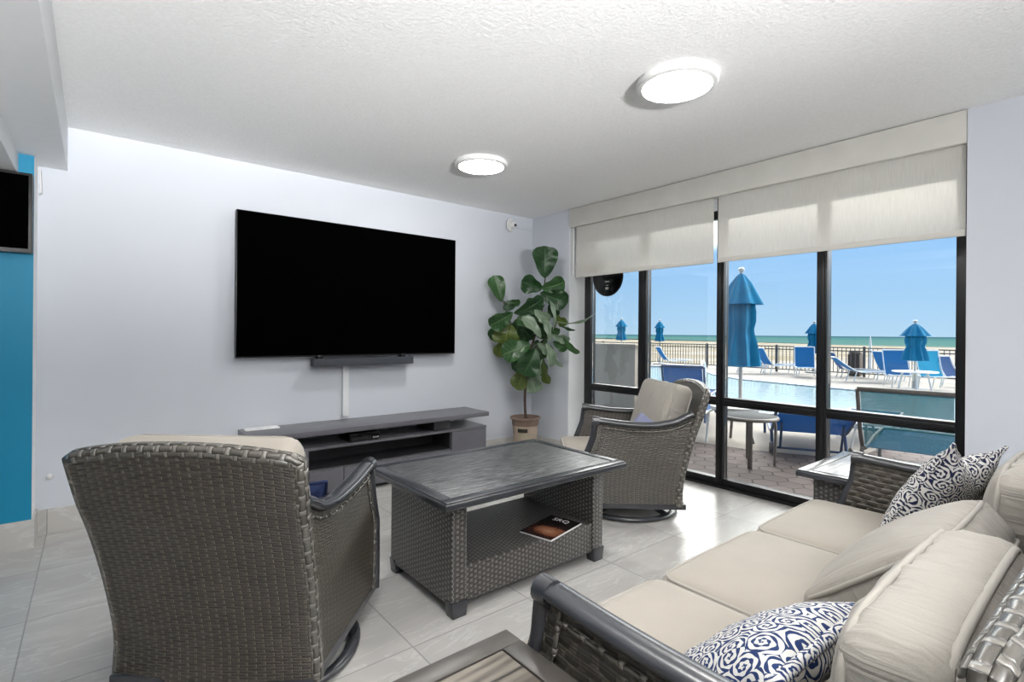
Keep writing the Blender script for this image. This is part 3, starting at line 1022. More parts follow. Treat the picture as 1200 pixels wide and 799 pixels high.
def piped(parent, name, size, r, crown, M4, mat, wr=0.0, seed=0, bulge=0.0, label=None, n=18):
    b = MB(); b.cushion(size, r, crown, M4, n=n, wr=wr, seed=seed, bulge=bulge)
    o = b.build(name, mat, parent, 70)
    b = MB()
    hw, hd, hz = size[0] / 2 - r * 0.29, size[1] / 2 - r * 0.29, size[2] / 2 - r * 0.29
    for sg in (-1, 1):
        pts = []
        for x, y in rrect(hw, hd, r * 1.2, 4):
            ex, ey = x / hw, y / hd
            fx, fy = 1 - min(1, abs(ex)) ** 2.4, 1 - min(1, abs(ey)) ** 2.4
            pts.append(M4 @ V((x + (ex * bulge * fy if abs(ex) > .9 else 0), y + (ey * bulge * fx if abs(ey) > .9 else 0), sg * hz)))
        # densify the straight runs
        dense = []
        for i in range(len(pts)):
            a, c = pts[i], pts[(i + 1) % len(pts)]
            k = max(1, int((c - a).length / 0.04))
            la, lc = M4.inverted() @ a, M4.inverted() @ c
            for j in range(k):
                q = la.lerp(lc, j / k)
                ex, ey = q.x / hw, q.y / hd
                fx, fy = max(0, 1 - min(1, abs(ex)) ** 2.4), max(0, 1 - min(1, abs(ey)) ** 2.4)
                if k > 1:
                    q = q + V((math.copysign(bulge * fy, ex) if abs(ex) > .95 else 0, math.copysign(bulge * fx, ey) if abs(ey) > .95 else 0, 0))
                dense.append(M4 @ q)
        b.tube(dense, 0.0072, 6, closed=True)
    b.build('piping', M['piping'], o, 70)
    return o


def frame(c, xdir, ydir):
    x = V(xdir).normalized()
    y = V(ydir); y = (y - x * y.dot(x)).normalized()
    z = x.cross(y)
    m4 = Matrix.Identity(4)
    for i in range(3):
        m4[i][0], m4[i][1], m4[i][2], m4[i][3] = x[i], y[i], z[i], c[i]
    return m4


def throw_pillow(name, c, xdir, ydir, w, h, T, mat, chop=0.0, ears=0.0, parent=None, edge=True):
    M4 = frame(V(c), xdir, ydir)
    def pt(sx, sy, sg):
        k = 0.07
        x = sx * (1 - k * (1 - sy * sy))
        y = sy * (1 - k * (1 - sx * sx))
        t = T * (max(0, 1 - abs(sx) ** 2.6) * max(0, 1 - abs(sy) ** 2.6)) ** 0.55
        px, py, pz = x * w / 2, y * h / 2, sg * t
        if chop:
            g = math.exp(-(sx / 0.38) ** 2) * max(0.0, (sy + 0.35) / 1.35) ** 2
            py -= chop * g
        if ears:
            py += ears * max(0, sy) ** 6 * abs(sx) ** 5
        cr = 0.006 * noise.noise(V((sx * 4, sy * 4, sg * 2.0)))
        return M4 @ V((px, py, pz + (cr if t > 0.01 else 0)))
    b = MB()
    n = 30
    sq = lambda u: math.sin((2 * u - 1) * PI / 2) * .5 + (2 * u - 1) * .5
    for sg in (1, -1):
        b.grid(lambda u, v: pt(sq(u), sq(v), sg), n, n, lambda u, v: (sq(u) * w / 2, sq(v) * h / 2), flip=(sg < 0))
    bmesh.ops.remove_doubles(b.bm, verts=list(b.bm.verts), dist=2e-4)
    if edge:
        loop = [pt(sq(i / 24), -1, 1) for i in range(24)] + [pt(1, sq(i / 24), 1) for i in range(24)] + [pt(-sq(i / 24), 1, 1) for i in range(24)] + [pt(-1, -sq(i / 24), 1) for i in range(24)]
        b.tube(loop, edge if edge is not True else 0.006, 8, closed=True)
    return b.build(name, mat, parent, 80)


def swivel_base(root):
    b = MB()
    ring = [(0.325 * math.cos(2 * PI * i / 48), 0.325 * math.sin(2 * PI * i / 48) + 0.02, 0.017) for i in range(48)]
    b.tube(ring, 0.017, 10, closed=True, flat=(0.85, 1.35))
    b.build('base_ring', M['dark_metal'], root, 60)
    for k in range(4):
        a = PI / 4 + k * PI / 2
        b = MB()
        b.tube(smooth_path([(0.32 * math.cos(a), 0.32 * math.sin(a) + 0.02, 0.02), (0.17 * math.cos(a), 0.17 * math.sin(a) + 0.02, 0.055), (0.03 * math.cos(a), 0.03 * math.sin(a) + 0.02, 0.065)], 5), 0.017, 8)
        b.build('base_spoke', M['dark_metal'], root, 60)
    b = MB(); b.lathe([(0.06, 0.045), (0.06, 0.085), (0.12, 0.09), (0.12, 0.10), (0.0, 0.10)], 24, (0, 0.02, 0)); b.build('swivel_hub', M['dark_metal'], root)


TH1, TH2 = R(48.4), R(138.9)
CH1, CH2 = V((0.485, 2.046, 0)), V((2.908, 2.256, 0))
c1 = tag(empty('swivel_armchair', CH1, TH1 - PI / 2), 'brown woven swivel armchair seen from behind in front of the console', 'armchair')
add_seat(c1, 0, (M['wicker_chair'], M['wicker_chair'], M['wicker_rim']))
swivel_base(c1)
piped(c1, 'seat_cushion', (0.575, 0.66, 0.14), 0.035, 0.02, Matrix.Translation((0, 0.115, 0.357)), M['cream'])
piped(c1, 'back_cushion', (0.58, 0.50, 0.15), 0.045, 0.03, frame((0, -0.285, 0.622), (1, 0, 0), (0, -0.26, 0.965)), M['cream'])
c2 = tag(empty('swivel_armchair', CH2, TH2 - PI / 2), 'brown woven swivel armchair in side view by the window with a boxed cream back cushion', 'armchair')
add_seat(c2, 0, (M['wicker_chair'], M['wicker_chair'], M['wicker_rim']))
swivel_base(c2)
piped(c2, 'seat_cushion', (0.575, 0.66, 0.14), 0.035, 0.02, Matrix.Translation((0, 0.135, 0.357)), M['cream'])
piped(c2, 'back_cushion', (0.50, 0.46, 0.15), 0.045, 0.03, frame((0.0, -0.205, 0.645), (0.975, 0.22, 0), (0.06, -0.30, 0.95)), M['cream_wrinkled'], wr=0.008, seed=4)


def on_chair(c, th, p):
    m3 = Matrix.Rotation(th - PI / 2, 4, 'Z')
    return c + m3 @ V(p)


def dir_chair(th, p):
    return Matrix.Rotation(th - PI / 2, 4, 'Z') @ V(p)


tag(throw_pillow('throw_pillow', on_chair(CH2, TH2, (-0.05, -0.10, 0.545)), dir_chair(TH2, (1, 0.15, 0.25)), dir_chair(TH2, (-0.2, -0.5, 0.8)), 0.34, 0.32, 0.05, M['lavender']),
    'small lavender blue throw pillow on the armchair by the window', 'pillow')
tag(throw_pillow('throw_pillow', on_chair(CH1, TH1, (0.115, -0.02, 0.535)), dir_chair(TH1, (0.95, 0.3, 0.0)), dir_chair(TH1, (0, -0.45, 0.9)), 0.26, 0.28, 0.055, M['navy_cloth']),
    'navy throw pillow peeking out beside the arm of the armchair seen from behind', 'pillow')

# ------------------------------------------------------------------ sofa
SX, SY = 1.7425, 0.538
sf = tag(empty('sofa', (SX, SY, 0)), 'three-seat brown woven sofa with cream cushions and dark metal arms', 'sofa')
add_seat(sf, 0.6675, (M['wicker_chair'], M['wicker_basket'], M['wicker_rim']), crown=0.02, seg=40, az=[(-0.4, 0.66), (-0.3, 0.64), (-0.15, 0.622), (0.05, 0.622), (0.272, 0.634)], byf=lambda z: -0.425 - 0.045 * z)
for x in (-0.95, 0.0, 0.95):
    for y in (-0.40, 0.325):
        b = MB(); b.box((x, y, 0.043), (0.05, 0.05, 0.086), 0.004, taper=0.8); b.build('leg', M['dark_metal'], sf)
for i, (xa, xb) in enumerate(((0.80, 1.415), (1.425, 2.065), (2.075, 2.69))):
    piped(sf, 'seat_cushion', (xb - xa, 0.72, 0.14), 0.035, 0.022, Matrix.Translation(((xa + xb) / 2 - SX, 0.625 - SY, 0.355)), M['cream'], bulge=0.004)
# back cushions: the middle one has slid down
for i, (x, w, y, z, tilt, hh, off) in enumerate(((1.165, 0.66, 0.21, 0.58, 0.0, 0.40, 0), (1.79, 0.58, 0.40, 0.545, 0.87, 0.40, 0), (2.38, 0.56, 0.215, 0.575, 0.06, 0.42, 0))):
    M4 = frame((x - SX, y - SY, z), (1, 0.0, 0), (0, -math.sin(tilt), math.cos(tilt)))
    piped(sf, 'back_cushion', (w, hh, 0.14), 0.042, 0.05, M4, M['cream_wrinkled'], wr=0.008, seed=i + 1, n=40, bulge=0.012)
far_p = throw_pillow('throw_pillow', (2.48, 0.475, 0.605), (1, -0.25, -0.12), (-0.05, -0.5, 0.86), 0.37, 0.42, 0.075, M['damask_far'], chop=0.06, ears=0.03)
tag(far_p, 'navy and white scroll patterned pillow against the sofa arm nearest the window', 'pillow')
near_p = throw_pillow('throw_pillow', (1.06, 0.50, 0.518), (1, -0.05, 0.0), (0.0, -0.76, 0.65), 0.42, 0.39, 0.075, M['damask_near'], chop=0.0, edge=0.011)
tag(near_p, 'blue and white scroll patterned pillow beside the near sofa arm', 'pillow')

# ------------------------------------------------------------------ tables
def table_top(parent, hw, hd, z, th, mats, name='top'):
    top, rail = mats
    b = MB()
    b.span((-hw, -hd, z - th), (hw, hd, z - 0.006), 0.008, 3)
    r = 0.058
    for (x0, y0, x1, y1) in ((-hw + .006, -hd + .006, hw - .006, -hd + r), (-hw + .006, hd - r, hw - .006, hd - .006), (-hw + .006, -hd + r, -hw + r, hd - r), (hw - r, -hd + r, hw - .006, hd - r)):
        b.span((x0, y0, z - 0.012), (x1, y1, z), 0.003)
    t = b.build(name, rail, parent)
    b = MB(); b.span((-hw + r + 0.003, -hd + r + 0.003, z - 0.012), (hw - r - 0.003, hd - r - 0.003, z - 0.002), 0.001)
    b.build('top_inlay', top, t)
    return t


ct = tag(empty('coffee_table', (1.638, 2.09, 0)), 'large woven coffee table with dark streaked top and open lower shelf', 'coffee table')
table_top(ct, 0.562, 0.372, 0.525, 0.036, (M['coffee_top'], M['dark_metal']))
for sg in (-1, 1):
    b = MB(); b.span((sg * 0.4385 - 0.038, -0.287, 0.045), (sg * 0.4385 + 0.038, 0.287, 0.49), 0.014, 3); b.build('end_panel', M['wicker_table'], ct)
    for y in (-0.262, 0.262):
        b = MB(); b.box((sg * 0.4385, y, 0.035), (0.08, 0.062, 0.07), 0.004, taper=0.85); b.build('foot', M['dark_metal'], ct)
b = MB(); b.span((-0.402, -0.277, 0.05), (0.402, 0.277, 0.205), 0.012, 3); b.build('shelf', M['wicker_table'], ct)
mg = tag(empty('magazine', (1.815, 1.89, 0.2055), R(0)), 'dark covered magazine lying open side up on the coffee table shelf', 'magazine')
A_, B_, C_ = V((1.668, 1.915, 0)), V((1.705, 1.753, 0)), V((1.975, 1.873, 0))
MC = frame((0, 0, 0), B_ - A_, C_ - B_)
b = MB(); b.box((0, 0, 0.0041), (0.186, 0.288, 0.0082), 0.0008, rot=MC.to_3x3())
b.build('pages', M['paper'], mg)
# cover: reading direction runs from the near left corner to the near right one
b = MB()
q = [MC @ V((x, y, z)) for z in (0.0082, 0.0094) for x, y in ((-0.094, -0.145), (0.092, -0.145), (0.092, 0.142), (-0.094, 0.142))]
vs = [b.bm.verts.new(p) for p in q]
uvq = [(0, 0), (0.2, 0), (0.2, 0.29), (0, 0.29)]
b.face(vs[4:], uvq)
b.face(vs[:4][::-1])
for i in range(4):
    k = (i + 1) % 4
    b.face([vs[i], vs[k], vs[k + 4], vs[i + 4]])
b.build('cover', M['cover'], mg)
text_mesh('title', 'SRQ', 0.052, MC @ Matrix.Translation((-0.055, 0.085, 0.0096)), M['paper'], mg)


def end_table(loc, label, mats, swap):
    t = tag(empty('end_table', loc), label, 'end table', 'square woven end tables beside the sofa')
    table_top(t, 0.335, 0.335, 0.522, 0.034, mats)
    b = MB(); b.span((-0.275, -0.275, 0.04), (0.275, 0.275, 0.49), 0.014, 3); b.build('woven_body', M['wicker_table'], t)
    for x in (-0.25, 0.25):
        for y in (-0.25, 0.25):
            b = MB(); b.box((x, y, 0.03), (0.06, 0.06, 0.06), 0.004, taper=0.85); b.build('foot', M['dark_metal'], t)
    return t


end_table((0.408, 0.585, 0), 'end table with brown wood grain top at the near sofa arm', (M['table_planks'], M['table_rail']), False)
end_table((3.105, 0.765, 0), 'end table with slatted grey top between the sofa and the window', (M['table_slats'], M['dark_metal']), False)

# ------------------------------------------------------------------ fiddle leaf fig
PT = V((3.235, 3.745, 0))
pl = tag(empty('potted_plant', PT), 'tall fiddle leaf fig in a tan clay pot in the corner by the window', 'plant')
b = MB(); b.lathe([(0.085, 0.0), (0.10, 0.02), (0.112, 0.15), (0.122, 0.29), (0.124, 0.325)], 40); pot = b.build('pot', M['clay'], pl)
b = MB(); b.lathe([(0.125, 0.318), (0.128, 0.33), (0.130, 0.372), (0.146, 0.378), (0.149, 0.388), (0.146, 0.398), (0.132, 0.400), (0.128, 0.385), (0.126, 0.36)], 40); b.build('pot_rim', M['clay_brown'], pot)
b = MB(); b.lathe([(0.127, 0.36), (0.10, 0.366), (0.03, 0.372), (0.0, 0.374)], 30); b.build('soil', M['soil'], pl)
cd = math.atan2(-PT.y, -PT.x)
b = MB()
b.grid(lambda u, v: V((0.1235 * math.cos(cd - 0.62 + u * 0.80), 0.1235 * math.sin(cd - 0.62 + u * 0.80), 0.262 + v * 0.036)), 10, 1)
b.build('pot_label', M['label_ink'], pot)
b = MB()
b.grid(lambda u, v: V((0.1222 * math.cos(cd - 0.6 + u * 0.76), 0.1222 * math.sin(cd - 0.6 + u * 0.76), 0.215 + v * 0.04)), 10, 1)
b.build('pot_stamp', M['label_pale'], pot)
KD = 4.93
def pw(x, y, dk=0.0):
    return at_depth(KD + dk, x, y) - PT
tr = [pw(616, 491), pw(615, 470), pw(616, 450), pw(619, 430), pw(622, 410), pw(628, 390), pw(634, 370), pw(637, 345), pw(639, 325)]
b = MB(); b.tube(smooth_path(tr, 4), [0.014 - 0.008 * i / (len(tr) * 4 - 4) for i in range(len(tr) * 4 - 3)], 8)
b.tube(smooth_path([pw(620, 425), pw(608, 400), pw(597, 375), pw(590, 352)], 4), 0.007, 7)
b.tube(smooth_path([pw(622, 412), pw(636, 400), pw(648, 388), pw(653, 375)], 4), 0.006, 7)
b.build('trunk', M['bark'], pl, 70)


def leaf(base, tip, wpx, kind, dk=0.0, tilt=0.0, curl=0.12, dtip=0.0, fold=0.25):
    B0, T0 = pw(base[0], base[1], dk), pw(tip[0], tip[1], dk + dtip)
    L = (T0 - B0).length
    d = (T0 - B0).normalized()
    view = (-(B0 + PT - O)).normalized()
    side = d.cross(view).normalized()
    nrm = side.cross(d).normalized()
    side = (Matrix.Rotation(tilt, 3, d) @ side)
    nrm = (Matrix.Rotation(tilt, 3, d) @ nrm)
    W = wpx * 0.68 * KD / FPX
    ph = random.random() * 6
    def f(u, v):
        s = -1 + 2 * u
        t = v
        w = W * (max(0, t) ** 0.62) * (max(0, 1 - t ** 3.6) ** 0.5) * (1.0 - 0.10 * math.exp(-((t - 0.38) / 0.12) ** 2)) * 1.18
        w = max(w, 0.003)
        p = B0 + d * (L * t) + side * (s * w) + nrm * (-curl * L * (2 * t - 1) ** 2 + curl * L + fold * abs(s) ** 1.5 * w + 0.17 * w * math.sin(13 * t + ph + (2 if s > 0 else 0)) * s * s)
        return p
    b = MB()
    b.grid(f, 10, 14, lambda u, v: (-1 + 2 * u, v))
    return b.build('leaf', M['leaf_' + kind], pl, 80)


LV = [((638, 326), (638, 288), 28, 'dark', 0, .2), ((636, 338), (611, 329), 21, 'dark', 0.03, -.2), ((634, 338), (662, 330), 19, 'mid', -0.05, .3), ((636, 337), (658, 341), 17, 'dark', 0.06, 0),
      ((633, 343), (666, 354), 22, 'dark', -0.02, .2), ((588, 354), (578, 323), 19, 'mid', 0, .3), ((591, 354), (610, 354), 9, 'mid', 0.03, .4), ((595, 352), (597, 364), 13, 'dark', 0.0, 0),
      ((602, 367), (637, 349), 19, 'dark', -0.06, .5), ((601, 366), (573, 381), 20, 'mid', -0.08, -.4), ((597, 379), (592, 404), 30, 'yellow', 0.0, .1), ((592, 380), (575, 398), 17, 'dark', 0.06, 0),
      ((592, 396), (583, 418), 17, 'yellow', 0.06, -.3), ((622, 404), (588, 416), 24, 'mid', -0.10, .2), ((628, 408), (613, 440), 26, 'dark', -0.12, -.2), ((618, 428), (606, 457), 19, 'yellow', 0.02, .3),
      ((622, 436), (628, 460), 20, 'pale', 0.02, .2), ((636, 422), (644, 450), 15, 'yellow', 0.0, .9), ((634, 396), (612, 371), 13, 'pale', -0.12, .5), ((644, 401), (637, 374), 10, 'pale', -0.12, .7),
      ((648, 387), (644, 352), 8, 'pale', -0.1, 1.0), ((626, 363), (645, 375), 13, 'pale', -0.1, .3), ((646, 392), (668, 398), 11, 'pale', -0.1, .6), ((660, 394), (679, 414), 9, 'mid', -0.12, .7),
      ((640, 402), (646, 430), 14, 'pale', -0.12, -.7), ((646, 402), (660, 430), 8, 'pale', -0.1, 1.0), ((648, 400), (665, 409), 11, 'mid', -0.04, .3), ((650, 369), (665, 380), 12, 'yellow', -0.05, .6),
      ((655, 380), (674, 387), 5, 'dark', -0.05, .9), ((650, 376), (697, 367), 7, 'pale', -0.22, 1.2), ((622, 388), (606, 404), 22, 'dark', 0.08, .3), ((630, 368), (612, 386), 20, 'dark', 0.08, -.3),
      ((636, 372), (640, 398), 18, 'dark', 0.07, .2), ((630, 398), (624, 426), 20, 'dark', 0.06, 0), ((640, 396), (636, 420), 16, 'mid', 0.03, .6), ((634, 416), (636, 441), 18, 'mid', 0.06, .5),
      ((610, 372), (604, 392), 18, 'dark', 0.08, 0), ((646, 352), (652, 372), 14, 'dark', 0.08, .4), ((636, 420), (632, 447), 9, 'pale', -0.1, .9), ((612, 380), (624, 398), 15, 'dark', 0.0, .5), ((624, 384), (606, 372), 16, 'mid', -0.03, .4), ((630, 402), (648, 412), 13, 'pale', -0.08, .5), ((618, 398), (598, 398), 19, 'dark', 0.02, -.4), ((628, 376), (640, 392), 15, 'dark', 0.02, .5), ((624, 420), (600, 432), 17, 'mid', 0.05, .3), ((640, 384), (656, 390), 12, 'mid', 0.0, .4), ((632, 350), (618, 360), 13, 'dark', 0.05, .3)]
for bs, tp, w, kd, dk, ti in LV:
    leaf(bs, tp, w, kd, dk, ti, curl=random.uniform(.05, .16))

# ------------------------------------------------------------------ outside
b = MB(); b.poly([(3.9, -6), (7.35, -6), (7.35, 0.6), (7.15, 1.75), (5.75, 1.75), (5.36, 2.55), (5.2, 3.4), (5.0, 8), (3.9, 8)], -0.1, -0.002); struct(b.build('patio', M['pavers']))
b = MB(); b.poly([(3.9, -14), (18.3, -14), (18.3, 40), (3.9, 40)], -0.5, -0.012); struct(b.build('pool_deck', M['deck']))
POOL = [(7.75, -9), (7.75, 4.2), (7.9, 6.2), (9.2, 9.0), (12.0, 12.0), (16.3, 12.0), (16.9, 10.6), (16.3, 9.4), (14.6, 8.0), (13.75, 6.8), (13.3, 4.8), (13.1, 3.2), (13.3, 1.6), (13.6, -9)]
b = MB(); b.poly(POOL, -0.4, -0.006); struct(b.build('pool_water', M['water']))
b = MB()
cen = V((11.0, 4.5, 0))
for i in range(len(POOL)):
    a, c = V((*POOL[i], 0)), V((*POOL[(i + 1) % len(POOL)], 0))
    d = (c - a).normalized(); n_ = V((d.y, -d.x, 0))
    L = (c - a).length
    b.box((*((a + c) / 2 + n_ * 0.09).xy, 0.0), (L + 0.1, 0.18, 0.05), 0.01, rot=(0, 0, math.atan2(d.y, d.x)))
struct(b.build('pool_coping', M['coping']))
def sandz(x, y):
    return interp([(18.0, -0.05), (25, -0.25), (60, -0.55), (100, -0.85), (150, -1.0), (240, -1.6)], x) + 0.12 * noise.noise(V((x * 0.15, y * 0.15, 0))) * (1 if x < 110 else 0.2)
b = MB()
XS = [18.0, 19, 20.5, 22, 24, 27, 31, 36, 44, 55, 70, 90, 110, 135, 170, 240, 300]
ys = [-80 + 8 * i for i in range(56)]
b.grid(lambda u, v: V((XS[round(u * 16)], ys[round(v * 55)], sandz(XS[round(u * 16)], ys[round(v * 55)]))), 16, 55)
struct(b.build('beach', M['sand'], angle=80))
b = MB()
b.poly([(108, -300), (122, 0), (140, 40), (170, 77), (185, 110), (205, 160), (225, 200), (300, 420), (600, 3000), (9000, 9000), (9000, -9000), (200, -3000)], -1.5, -0.98); struct(b.build('sea', M['sea']))
b = MB(); b.poly([(5.9, 4.48), (6.15, 4.48), (6.15, 9.0), (5.9, 9.0)], -0.02, 1.03); b.poly([(5.87, 4.45), (6.18, 4.45), (6.18, 9.05), (5.87, 9.05)], 1.03, 1.062); struct(b.build('wall_patio', M['parapet']))
b = MB(); b.span((3.9, -6, 2.52), (5.55, 9, 2.8)); struct(b.build('overhang', M['overhang']))

# fence
fn = tag(empty('metal_fence', (17.6, 6, 0)), 'long dark metal picket fence between the pool deck and the beach', 'fence')
for z in (0.85, 0.755, 0.1):
    b = MB(); b.span((-0.012, -14, z - 0.015), (0.012, 13, z + 0.015)); b.build('fence_rail', M['fence_metal'], fn)
for i in range(11):
    y = -13.4 + 2.5 * i
    b = MB(); b.span((-0.03, y - 0.03, 0), (0.03, y + 0.03, 0.90), 0.004); b.build('fence_post', M['fence_metal'], fn)
b = MB()
y = -14.0
while y < 13:
    b.span((-0.008, y - 0.0085, 0.1), (0.008, y + 0.0085, 0.85)); y += 0.115
pk = b.build('pickets', M['fence_metal'], fn)
pk['kind'] = 'stuff'


def lounger(name, loc, heading, label, group, recline=45, mats=('sling', 'white_frame'), seat=1.15, back=0.72, s=1.0, width=0.62, zs=0.34, wheels=False, cat='sun lounger'):
    """local y forward; hinge at origin height zs"""
    r = tag(empty(name, loc, heading - PI / 2), label, cat, group)
    r.scale = (s, s, s)
    sl, fr = M[mats[0]], M[mats[1]]
    a = R(recline)
    hw = width / 2
    top = V((0, -back * math.cos(a), zs + back * math.sin(a)))
    def bk(u, v):
        p = V((0, 0, zs)).lerp(top, v)
        return V(((-1 + 2 * u) * (hw - 0.02), p.y, p.z)) + V((0, math.sin(a), math.cos(a))) * (-0.035 * math.sin(v * PI))
    b = MB(); b.shell(lambda u, v: bk(u, v), lambda u, v: bk(u, v) - V((0, math.sin(a), math.cos(a))) * 0.004, 6, 8); b.fixn = True; b.build('back_sling', sl, r, 60)
    def stt(u, v):
        return V(((-1 + 2 * u) * (hw - 0.02), v * seat, zs - 0.03 * math.sin(v * PI)))
    b = MB(); b.shell(stt, lambda u, v: stt(u, v) - V((0, 0, 0.004)), 6, 8); b.fixn = True; b.build('seat_sling', M[mats[-1]] if len(mats) > 2 else sl, r, 60)
    for sg in (-1, 1):
        b = MB(); b.tube(smooth_path([top + V((sg * hw, 0, 0)), V((sg * hw, 0, zs)), V((sg * hw, seat * 0.5, zs)), V((sg * hw, seat, zs))], 5), 0.016, 8); b.build('side_rail', fr, r, 60)
    b = MB(); b.tube([top + V((-hw, 0, 0)), top + V((hw, 0, 0))], 0.02, 8); b.tube([(-hw, seat, zs), (hw, seat, zs)], 0.016, 8); b.build('end_bar', fr, r, 60)
    for y in (-0.12, seat * 0.85):
        for sg in (-1, 1):
            b = MB(); b.tube([(sg * hw, y + 0.1, zs), (sg * hw, y, 0.0)], 0.016, 8); b.build('leg', fr, r, 60)
    if wheels:
        for sg in (-1, 1):
            b = MB(); b.lathe([(0.0, -0.015), (0.05, -0.015), (0.06, 0), (0.05, 0.015), (0.0, 0.015)], 18); o = b.build('wheel', M['bronze'], r)
            o.rotation_euler = (0, R(90), 0); o.location = (sg * (hw + 0.02), -0.2, 0.06)
        b = MB(); b.tube([(-hw, -0.2, 0.06), (hw, -0.2, 0.06)], 0.012, 8)
        for sg in (-1, 1): b.tube([(sg * hw * .8, -0.2, 0.06), (sg * hw * .8, top.y * .6, zs + back * math.sin(a) * .6)], 0.012, 8)
        b.build('axle', fr, r, 60)
    return r


lounger('sun_lounger', (5.15, 1.18, 0), R(8), 'tall backed sling lounger just outside the window beside the slatted end table', None, 62, ('sling_sheer', 'bronze', 'sling'), 1.15, 0.58, 1.0, 0.62, 0.26)
lounger('sun_lounger', (5.72, 2.16, 0), R(28), 'blue sling lounger on wheels standing behind the round patio table', None, 27, ('sling', 'blue_frame'), 1.15, 0.70, 1.0, 0.66, 0.20, True)
lounger('sun_lounger', (6.45, 4.02, 0), R(22), 'blue sling lounger seen over the cushion of the side-view armchair', None, 58, ('sling', 'blue_frame'), 1.15, 0.52, 1.0, 0.55, 0.33)
lounger('sun_lounger', (5.35, 3.38, 0), R(18), 'low flat blue sling lounger between the side-view armchair and the round patio table', None, 4, ('sling', 'white_frame'), 1.05, 0.62, 1.0, 0.6, 0.33)
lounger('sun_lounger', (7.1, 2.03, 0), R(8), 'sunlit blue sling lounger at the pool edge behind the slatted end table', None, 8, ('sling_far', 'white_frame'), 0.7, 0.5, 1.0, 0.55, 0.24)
G = 'loungers along the beach fence'
BK = 'sling_far'
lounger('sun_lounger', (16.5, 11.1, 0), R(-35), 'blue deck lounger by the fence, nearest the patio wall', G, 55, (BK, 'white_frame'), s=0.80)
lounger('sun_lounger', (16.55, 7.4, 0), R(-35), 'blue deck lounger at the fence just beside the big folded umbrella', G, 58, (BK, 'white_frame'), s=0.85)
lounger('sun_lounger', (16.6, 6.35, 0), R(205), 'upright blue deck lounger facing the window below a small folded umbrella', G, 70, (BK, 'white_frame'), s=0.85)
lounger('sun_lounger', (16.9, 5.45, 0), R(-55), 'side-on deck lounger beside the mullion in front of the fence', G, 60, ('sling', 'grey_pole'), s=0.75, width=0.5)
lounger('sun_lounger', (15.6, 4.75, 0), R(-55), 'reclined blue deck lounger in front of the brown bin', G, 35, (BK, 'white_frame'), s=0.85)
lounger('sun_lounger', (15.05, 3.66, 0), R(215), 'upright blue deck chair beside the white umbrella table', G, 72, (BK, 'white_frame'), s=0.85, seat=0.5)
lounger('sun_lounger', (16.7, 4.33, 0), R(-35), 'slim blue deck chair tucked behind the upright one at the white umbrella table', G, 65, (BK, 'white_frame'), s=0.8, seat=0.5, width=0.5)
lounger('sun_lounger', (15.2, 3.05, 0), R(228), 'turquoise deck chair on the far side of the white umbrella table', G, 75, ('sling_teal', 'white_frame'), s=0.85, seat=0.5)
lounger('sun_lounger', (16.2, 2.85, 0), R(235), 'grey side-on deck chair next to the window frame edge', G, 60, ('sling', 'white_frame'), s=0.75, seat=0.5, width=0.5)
lounger('sun_lounger', (15.9, 8.0, 0), R(-60), 'low white deck lounger half hidden by the big folded umbrella', G, 10, (BK, 'white_frame'), s=0.7)


def umbrella(loc, H, z0, rad, label, group, pole_r=0.02):
    """closed market umbrella: canopy from z0 to H"""
    u = tag(empty('folded_umbrella', loc), label, 'umbrella', group)
    h = H - z0
    def fold(r, z, a):
        return r * (1 + 0.16 * math.cos(8 * a) + 0.05 * math.cos(3 * a + z * 4))
    prof = [(0.10, 0.0), (0.92, 0.02), (0.86, 0.12), (0.74, 0.27), (0.62, 0.36), (0.60, 0.40), (0.70, 0.48), (0.72, 0.58), (0.66, 0.66), (0.45, 0.70)]
    b = MB(); b.lathe([(r * rad, z0 + t * h) for r, t in prof], 48, fold=fold); b.build('canopy', M['canopy'], u, 60)
    prof = [(0.55, 0.672), (1.10, 0.66), (0.84, 0.76), (0.52, 0.885), (0.24, 0.96), (0.10, 0.985), (0.0, 0.99)]
    b = MB(); b.lathe([(r * rad, z0 + t * h) for r, t in prof], 48, fold=lambda r, z, a: r * (1 + 0.10 * math.cos(8 * a))); b.build('vent_flap', M['canopy'], u, 60)
    b = MB(); b.tube([(0, 0, 0), (0, 0, z0 + h * 0.98)], pole_r, 10); b.build('pole', M['grey_pole'], u)
    b = MB(); b.lathe([(0.0, z0 + h), (0.03 * rad / .33, z0 + h + 0.005), (0.045 * rad / .33, z0 + h + 0.04), (0.03 * rad / .33, z0 + h + 0.075), (0, z0 + h + 0.08)][::-1] if False else [(0.02, z0 + h * 0.985), (0.022, z0 + h + 0.01), (0.045, z0 + h + 0.03), (0.045, z0 + h + 0.05), (0.02, z0 + h + 0.075), (0, z0 + h + 0.08)], 14); b.build('finial', M['grey_pole'], u)
    b = MB(); b.lathe([(0.26, 0), (0.26, 0.04), (0.06, 0.07), (0.04, 0.22), (0, 0.22)], 24); b.build('umbrella_base', M['grey_pole'], u)
    return u


umbrella((7.25, 3.635, 0), 2.11, 0.74, 0.265, 'big folded blue umbrella standing behind the round patio table', None, 0.026)
UG = 'folded blue umbrellas beyond the pool'
umbrella((14.09, 3.12, 0), 1.50, 0.66, 0.245, 'folded blue umbrella through the white table on the far deck', UG)
umbrella((18.3, 6.72, 0), 1.62, 0.62, 0.24, 'folded blue umbrella by the fence partly hidden by the mullion', UG)
umbrella((18.1, 12.5, 0), 1.76, 0.92, 0.19, 'folded blue umbrella beyond the fence above the lone reclined lounger', UG)
umbrella((17.2, 13.76, 0), 1.82, 0.95, 0.22, 'folded blue umbrella rising over the patio wall below the round black sign', UG)

